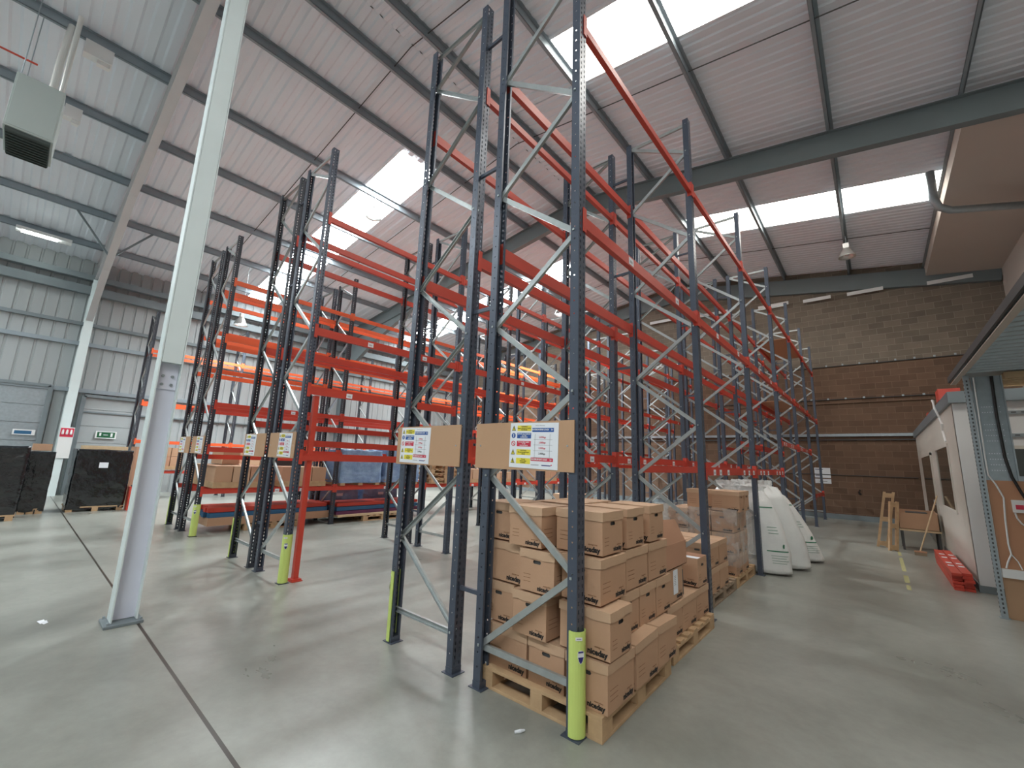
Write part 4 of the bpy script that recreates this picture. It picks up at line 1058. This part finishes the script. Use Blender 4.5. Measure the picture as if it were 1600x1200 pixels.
# ------------------------------------------------------------------ black wrapped pallets at the left
def wrapped(x0, y0, w_, d_, h, label, m, name='wrapped_pallet_load', group=None, z=0, sheet=True, seed=1, card_top=False, note=(0.2, 0.05)):
    t = thing(name, label, 'pallet load', (x0, y0, z), 0, group)
    g = MB(); 
    for y in (0.02, w_/2-0.06, w_-0.14): g.box((0.0, y, 0), (d_, y+0.12, 0.10), m_wood)
    g.box((0, 0, 0.10), (d_, w_, 0.13), m_wood); g.build('pallet', t)
    b = MB(); b.smooth = True; N = 22; rows = []
    per = [(0+(d_)*i/N, 0) for i in range(N)] + [(d_, w_*i/N) for i in range(N)] + [(d_-d_*i/N, w_) for i in range(N)] + [(0, w_-w_*i/N) for i in range(N)]
    NV = 30
    for j in range(NV+1):
        zz = 0.06+(h-0.06)*j/NV; rows.append([])
        for x, y in per:
            q = Vector((x*3+x0, y*3+y0, zz*4+seed)); k = 0.03*noise.noise(q)+0.016*noise.noise(Vector((q.x*2.5, q.y*2.5, q.z*4)))+0.008*noise.noise(q*7)
            rows[-1].append((d_/2+(x-d_/2)*(1+k), w_/2+(y-w_/2)*(1+k), zz+0.02*noise.noise(q*1.3)))
    for r in rows: b.v += r
    kk = b._m(m); L_ = len(per)
    for j in range(NV):
        for i in range(L_):
            q = (i+1) % L_; b.f.append((j*L_+i, j*L_+q, (j+1)*L_+q, (j+1)*L_+i)); b.mi.append(kk)
    b.f.append(tuple(NV*L_+i for i in range(L_))); b.mi.append(kk)
    b.build('wrapped_load', t)
    if sheet:
        g = MB(); g.box((d_+0.012, w_*0.5-0.09, h*0.70), (d_+0.016, w_*0.5+0.09, h*0.79), m_paper); g.build('paper_label', t)
    if card_top:
        g = MB(); g.box((0.1, 0.12, h+0.0), (d_-0.1, w_-0.12, h+0.10), m_woodpale); g.build('packing_slats', t)
    return t
GB = 'black wrapped pallet loads by the left wall'
wrapped(-14.1, -3.6, 1.35, 1.05, 1.62, 'black wrapped pallet load at the left edge, a sheet on its face', m_wrapk, group=GB, seed=2)
wrapped(-15.2, -2.23, 0.45, 0.95, 1.50, 'narrow black wrapped pallet load between the left edge one and the wall column', m_wrapk, group=GB, seed=5, sheet=False)
wrapped(-15.3, -1.42, 1.12, 1.05, 1.60, 'black wrapped pallet load right of the wall column, slats on top', m_wrapk, group=GB, seed=9, card_top=True)
g = MB(); g.box((-14.9, -2.2, 1.53), (-14.5, -1.86, 1.70), m_card); tag(g.build('small_carton'), 'small brown carton on the narrow black wrapped load', 'cardboard box')
# wall column fire point board and exit signs
t = thing('fire_point_board', 'red and white fire point board on the left wall column', 'sign', (-19.48, -1.40, 1.25))
g = MB(); g.box((0, -0.17, 0), (0.015, 0.17, 1.05), m_white); g.build('board', t)
g = MB(); g.box((0.015, -0.16, 0.72), (0.018, 0.16, 1.02), m_sred); g.build('red_panel', t)
g = MB()
for y in (-0.1, 0.0, 0.1): g.lathe([(0.0, 0.11), (0.022, 0.09), (0.03, 0.0), (0.03, -0.06), (0.0, -0.07)], m_white, 8, (0.02, y, 0.87))
g.build('extinguisher_symbols', t)
t = thing('exit_sign', 'green and white running man exit sign beside the wall column', 'sign', (XL+0.12, -0.66, 1.98))
g = MB(); g.box((0, 0, 0), (0.02, 0.56, 0.26), m_white); g.build('panel', t)
g = MB(); g.box((0.02, 0.04, 0.03), (0.023, 0.52, 0.23), m_green); g.box((0.023, 0.10, 0.09), (0.025, 0.15, 0.20), m_white); g.box((0.023, 0.21, 0.12), (0.025, 0.33, 0.14), m_white); g.box((0.023, 0.40, 0.07), (0.025, 0.46, 0.20), m_white); g.build('pictogram', t)
t = thing('wall_sign', 'white sign on the loading door above the black wrapped load', 'sign', (XL+0.12, -2.62, 1.98))
g = MB(); g.box((0, 0, 0), (0.02, 0.5, 0.18), m_white); g.box((0.02, 0.04, 0.03), (0.022, 0.42, 0.14), m_bluebeam); g.build('panel', t)
# tan carton and red pump truck near the last rack
g = MB(); g.box((-0.4, 0, 0.13), (0.5, 0.75, 1.72), m_cardpink); g.box((-0.4, 0, 0), (0.5, 0.75, 0.13), m_wood)
tag(g.build('tall_carton', None, (-16.2, -0.05, 0)), 'tall tan carton partly hidden by the white column', 'cardboard box')
g = MB(); g.box((0, 0, 0.0), (0.35, 0.3, 0.62), m_red); g.box((0.05, 0.05, 0.62), (0.3, 0.25, 0.66), m_dkgrey); tag(g.build('red_crate', None, (-14.4, -0.26, 0)), 'red crate on the floor between the black load and the white column', 'crate')

# ------------------------------------------------------------------ goods in the middle racking
def beambundle(x, y, label1, plank, z0=0.145):
    pallet(x, y+0.45, 0, 0, 'wooden pallet under %s' % label1)
    lay = [(m_card if plank == 'card' else m_woodpale, 1.0, 0.05), (m_bluebeam if plank == 'card' else m_purple, 0.9, 0.09), (m_bluebeam, 0.86, 0.10), (m_red, 0.80, 0.09)]
    if plank == 'card': lay = [(m_card, 1.0, 0.16), (m_bluebeam, 0.95, 0.10), (m_red, 0.9, 0.10)]
    z = z0
    for i, (mm, w_, h_) in enumerate(lay):
        if i == 0:
            g = MB(); g.box((x, y-0.25, z), (x+w_, y+2.3, z+h_), mm); tag(g.build('support_board'), 'long board under %s' % label1, 'board')
        else:
            for j in range(6):
                g = MB(); ww = w_/6; dy = random.uniform(-.08, .08)
                g.box((x+0.02+j*ww, y-0.22+dy, z), (x+0.02+(j+1)*ww-0.012, y+2.28+dy, z+h_-0.01), mm)
                tag(g.build('loose_beam'), '%s beam in the %s layer of %s' % ({'red_beam_paint': 'red', 'blue_beam': 'blue', 'purple_beam': 'purple'}[mm.name], ['', 'lower', 'middle' if len(lay) == 4 else 'top', 'top'][i], label1), 'beam', 'beams bundled in %s' % label1)
        z += h_
beambundle(-9.95, 0.55, 'the left beam bundle below the third rack', 'card')
beambundle(-9.75, 3.25, 'the right beam bundle below the third rack', 'plank')
# stacked goods on the third rack
def load(x, y, z, w_, d_, h, kind, label):
    """w_ along y, d_ along x"""
    if kind == 'blue':
        t = wrapped(x, y, w_, d_, h, label, m_bluewrap, z=z, sheet=True, seed=int(x*7+y*3), group='blue film wrapped pallet loads')
    elif kind == 'cart':
        t = thing('carton_load', label, 'pallet load', (x, y, z), 0, 'brown carton loads')
        g = MB(); g.box((0, 0, 0), (d_, w_, 0.12), m_wood); g.build('pallet', t)
        zz = 0.12
        while zz < h-0.2:
            nn = 3
            for j in range(nn):
                if zz > 0.3 and random.random() < 0.3: continue
                g = MB(); q = random.uniform(0, .03); g.box((0.02+q, j*w_/nn+0.01, zz), (d_-0.02, (j+1)*w_/nn-0.01, min(h, zz+(0.325 if zz < 0.3 else random.uniform(0.2, 0.32)))), random.choice((m_card, m_cardpink, m_cardlid))); g.build('carton', t)
            zz += 0.335
    elif kind == 'pal':
        n_ = int(h/0.146)
        for k in range(n_): tag(link('wooden_pallet', ME_PAL, None, (x+random.uniform(-.02, .02), y+random.uniform(-.02, .02), z+k*0.1455), (0, 0, 0)), 'empty pallet, number %s up in %s' % (['one', 'two', 'three', 'four', 'five', 'six', 'seven', 'eight', 'nine'][k], label), 'pallet', label)
    elif kind == 'dark':
        g = MB(); g.box((0, 0, 0), (d_, w_, h), m_dkgrey); g.box((d_, 0.1, h*0.3), (d_+0.003, w_*0.5, h*0.6), m_paper); tag(g.build('dark_crate', None, (x, y, z)), label, 'crate')
m_bluewrap = mat('blue_wrapped_cartons', (0.08, 0.22, 0.48), 0.2, 0, 0.75, 3.5, bump=0.4, bscale=10)
for nd in m_bluewrap.node_tree.nodes:
    if nd.type == 'MIX': nd.inputs['A'].default_value = (0.02, 0.07, 0.26, 1); nd.inputs['B'].default_value = (0.42, 0.58, 0.74, 1)
    if nd.type == 'TEX_NOISE' and abs(nd.inputs['Scale'].default_value-3.5) < .01: nd.inputs['Roughness'].default_value = 0.75
zE = 0.92
load(xE-0.92, 2.95, zE, 1.15, 0.95, 0.90, 'blue', 'blue film wrapped load on the third rack, first right of the second frame')
load(xE-0.92, 4.25, zE, 1.10, 0.95, 0.95, 'blue', 'blue film wrapped load on the third rack, second right of the second frame')
load(xF-0.02, 3.0, 0.0, 1.15, 0.95, 0.80, 'blue', 'blue film wrapped load on the floor behind the beam bundle')
load(xF-0.02, 4.3, 0.0, 1.15, 0.95, 0.80, 'blue', 'blue film wrapped load on the floor behind the beam bundle, farther one')
load(xE-0.90, 0.25, zE, 1.0, 0.9, 0.5, 'cart', 'brown cartons low on the third rack, nearest bay, left')
load(xE-0.90, 1.55, zE, 1.05, 0.9, 0.62, 'cart', 'brown cartons low on the third rack, nearest bay, right')
load(xF-0.02, 0.3, zE, 1.1, 0.9, 0.8, 'cart', 'brown cartons on the rear run of the third rack, nearest bay')
load(xF+0.1, 1.75, zE, 0.6, 0.5, 0.6, 'dark', 'dark crate on the rear run of the third rack')
load(xE-0.98, 5.85, zE, 1.2, 1.0, 0.75, 'pal', 'the stack of empty pallets on the third rack')
load(xE-0.92, 7.3, zE, 1.1, 0.9, 0.6, 'cart', 'brown cartons on the third rack, third bay far end')
load(xE-0.92, 8.7, zE, 1.1, 0.9, 0.35, 'cart', 'low brown cartons on the third rack, fourth bay')
load(xE-0.92, 11.4, zE, 1.2, 0.9, 0.5, 'cart', 'brown cartons on the third rack, fifth bay')
load(-17.95, 0.35, 0.98, 1.1, 0.9, 0.8, 'cart', 'brown cartons on the farthest rack, first bay')
load(-17.95, 3.2, 0.98, 1.1, 0.9, 0.9, 'cart', 'brown cartons on the farthest rack, second bay')
load(-17.95, 6.0, 0.98, 1.1, 0.9, 0.7, 'cart', 'brown cartons on the farthest rack, third bay')
load(xD+0.0, 9.0, 0.0, 1.1, 0.9, 0.7, 'cart', 'brown cartons on the floor in the second rack, fourth bay')
load(xB0+0.0, 14.2, 0.0, 1.1, 0.9, 1.1, 'cart', 'brown cartons on the floor at the back of the nearest double rack')

# litter
g = MB(); P = [(-0.06, -0.02, 0.001), (0.0, -0.035, 0.012), (0.07, -0.01, 0.002), (0.05, 0.02, 0.015), (0.0, 0.01, 0.02), (-0.05, 0.02, 0.004)]
g.face(P, m_paper); g.face([(x+0.03, y+0.02, z*0.5) for x, y, z in P], m_paper); tag(g.build('litter_scrap', None, (-4.655, -2.067, 0.001)), 'crumpled white scrap on the floor left of the white column', 'litter')
g = MB(); g.tube([(-0.02, -0.03, 0.008), (0.0, 0.0, 0.01), (0.012, 0.03, 0.008)], [0.008, 0.011, 0.006], m_paper, 8); tag(g.build('litter_scrap', None, (-0.28, -0.17, 0)), 'small white scrap on the floor in front of the nearest pallet', 'litter')

# daylight entering from the hall behind and above: the rooflight strips themselves are the lights
for me in bpy.data.meshes:
    pass
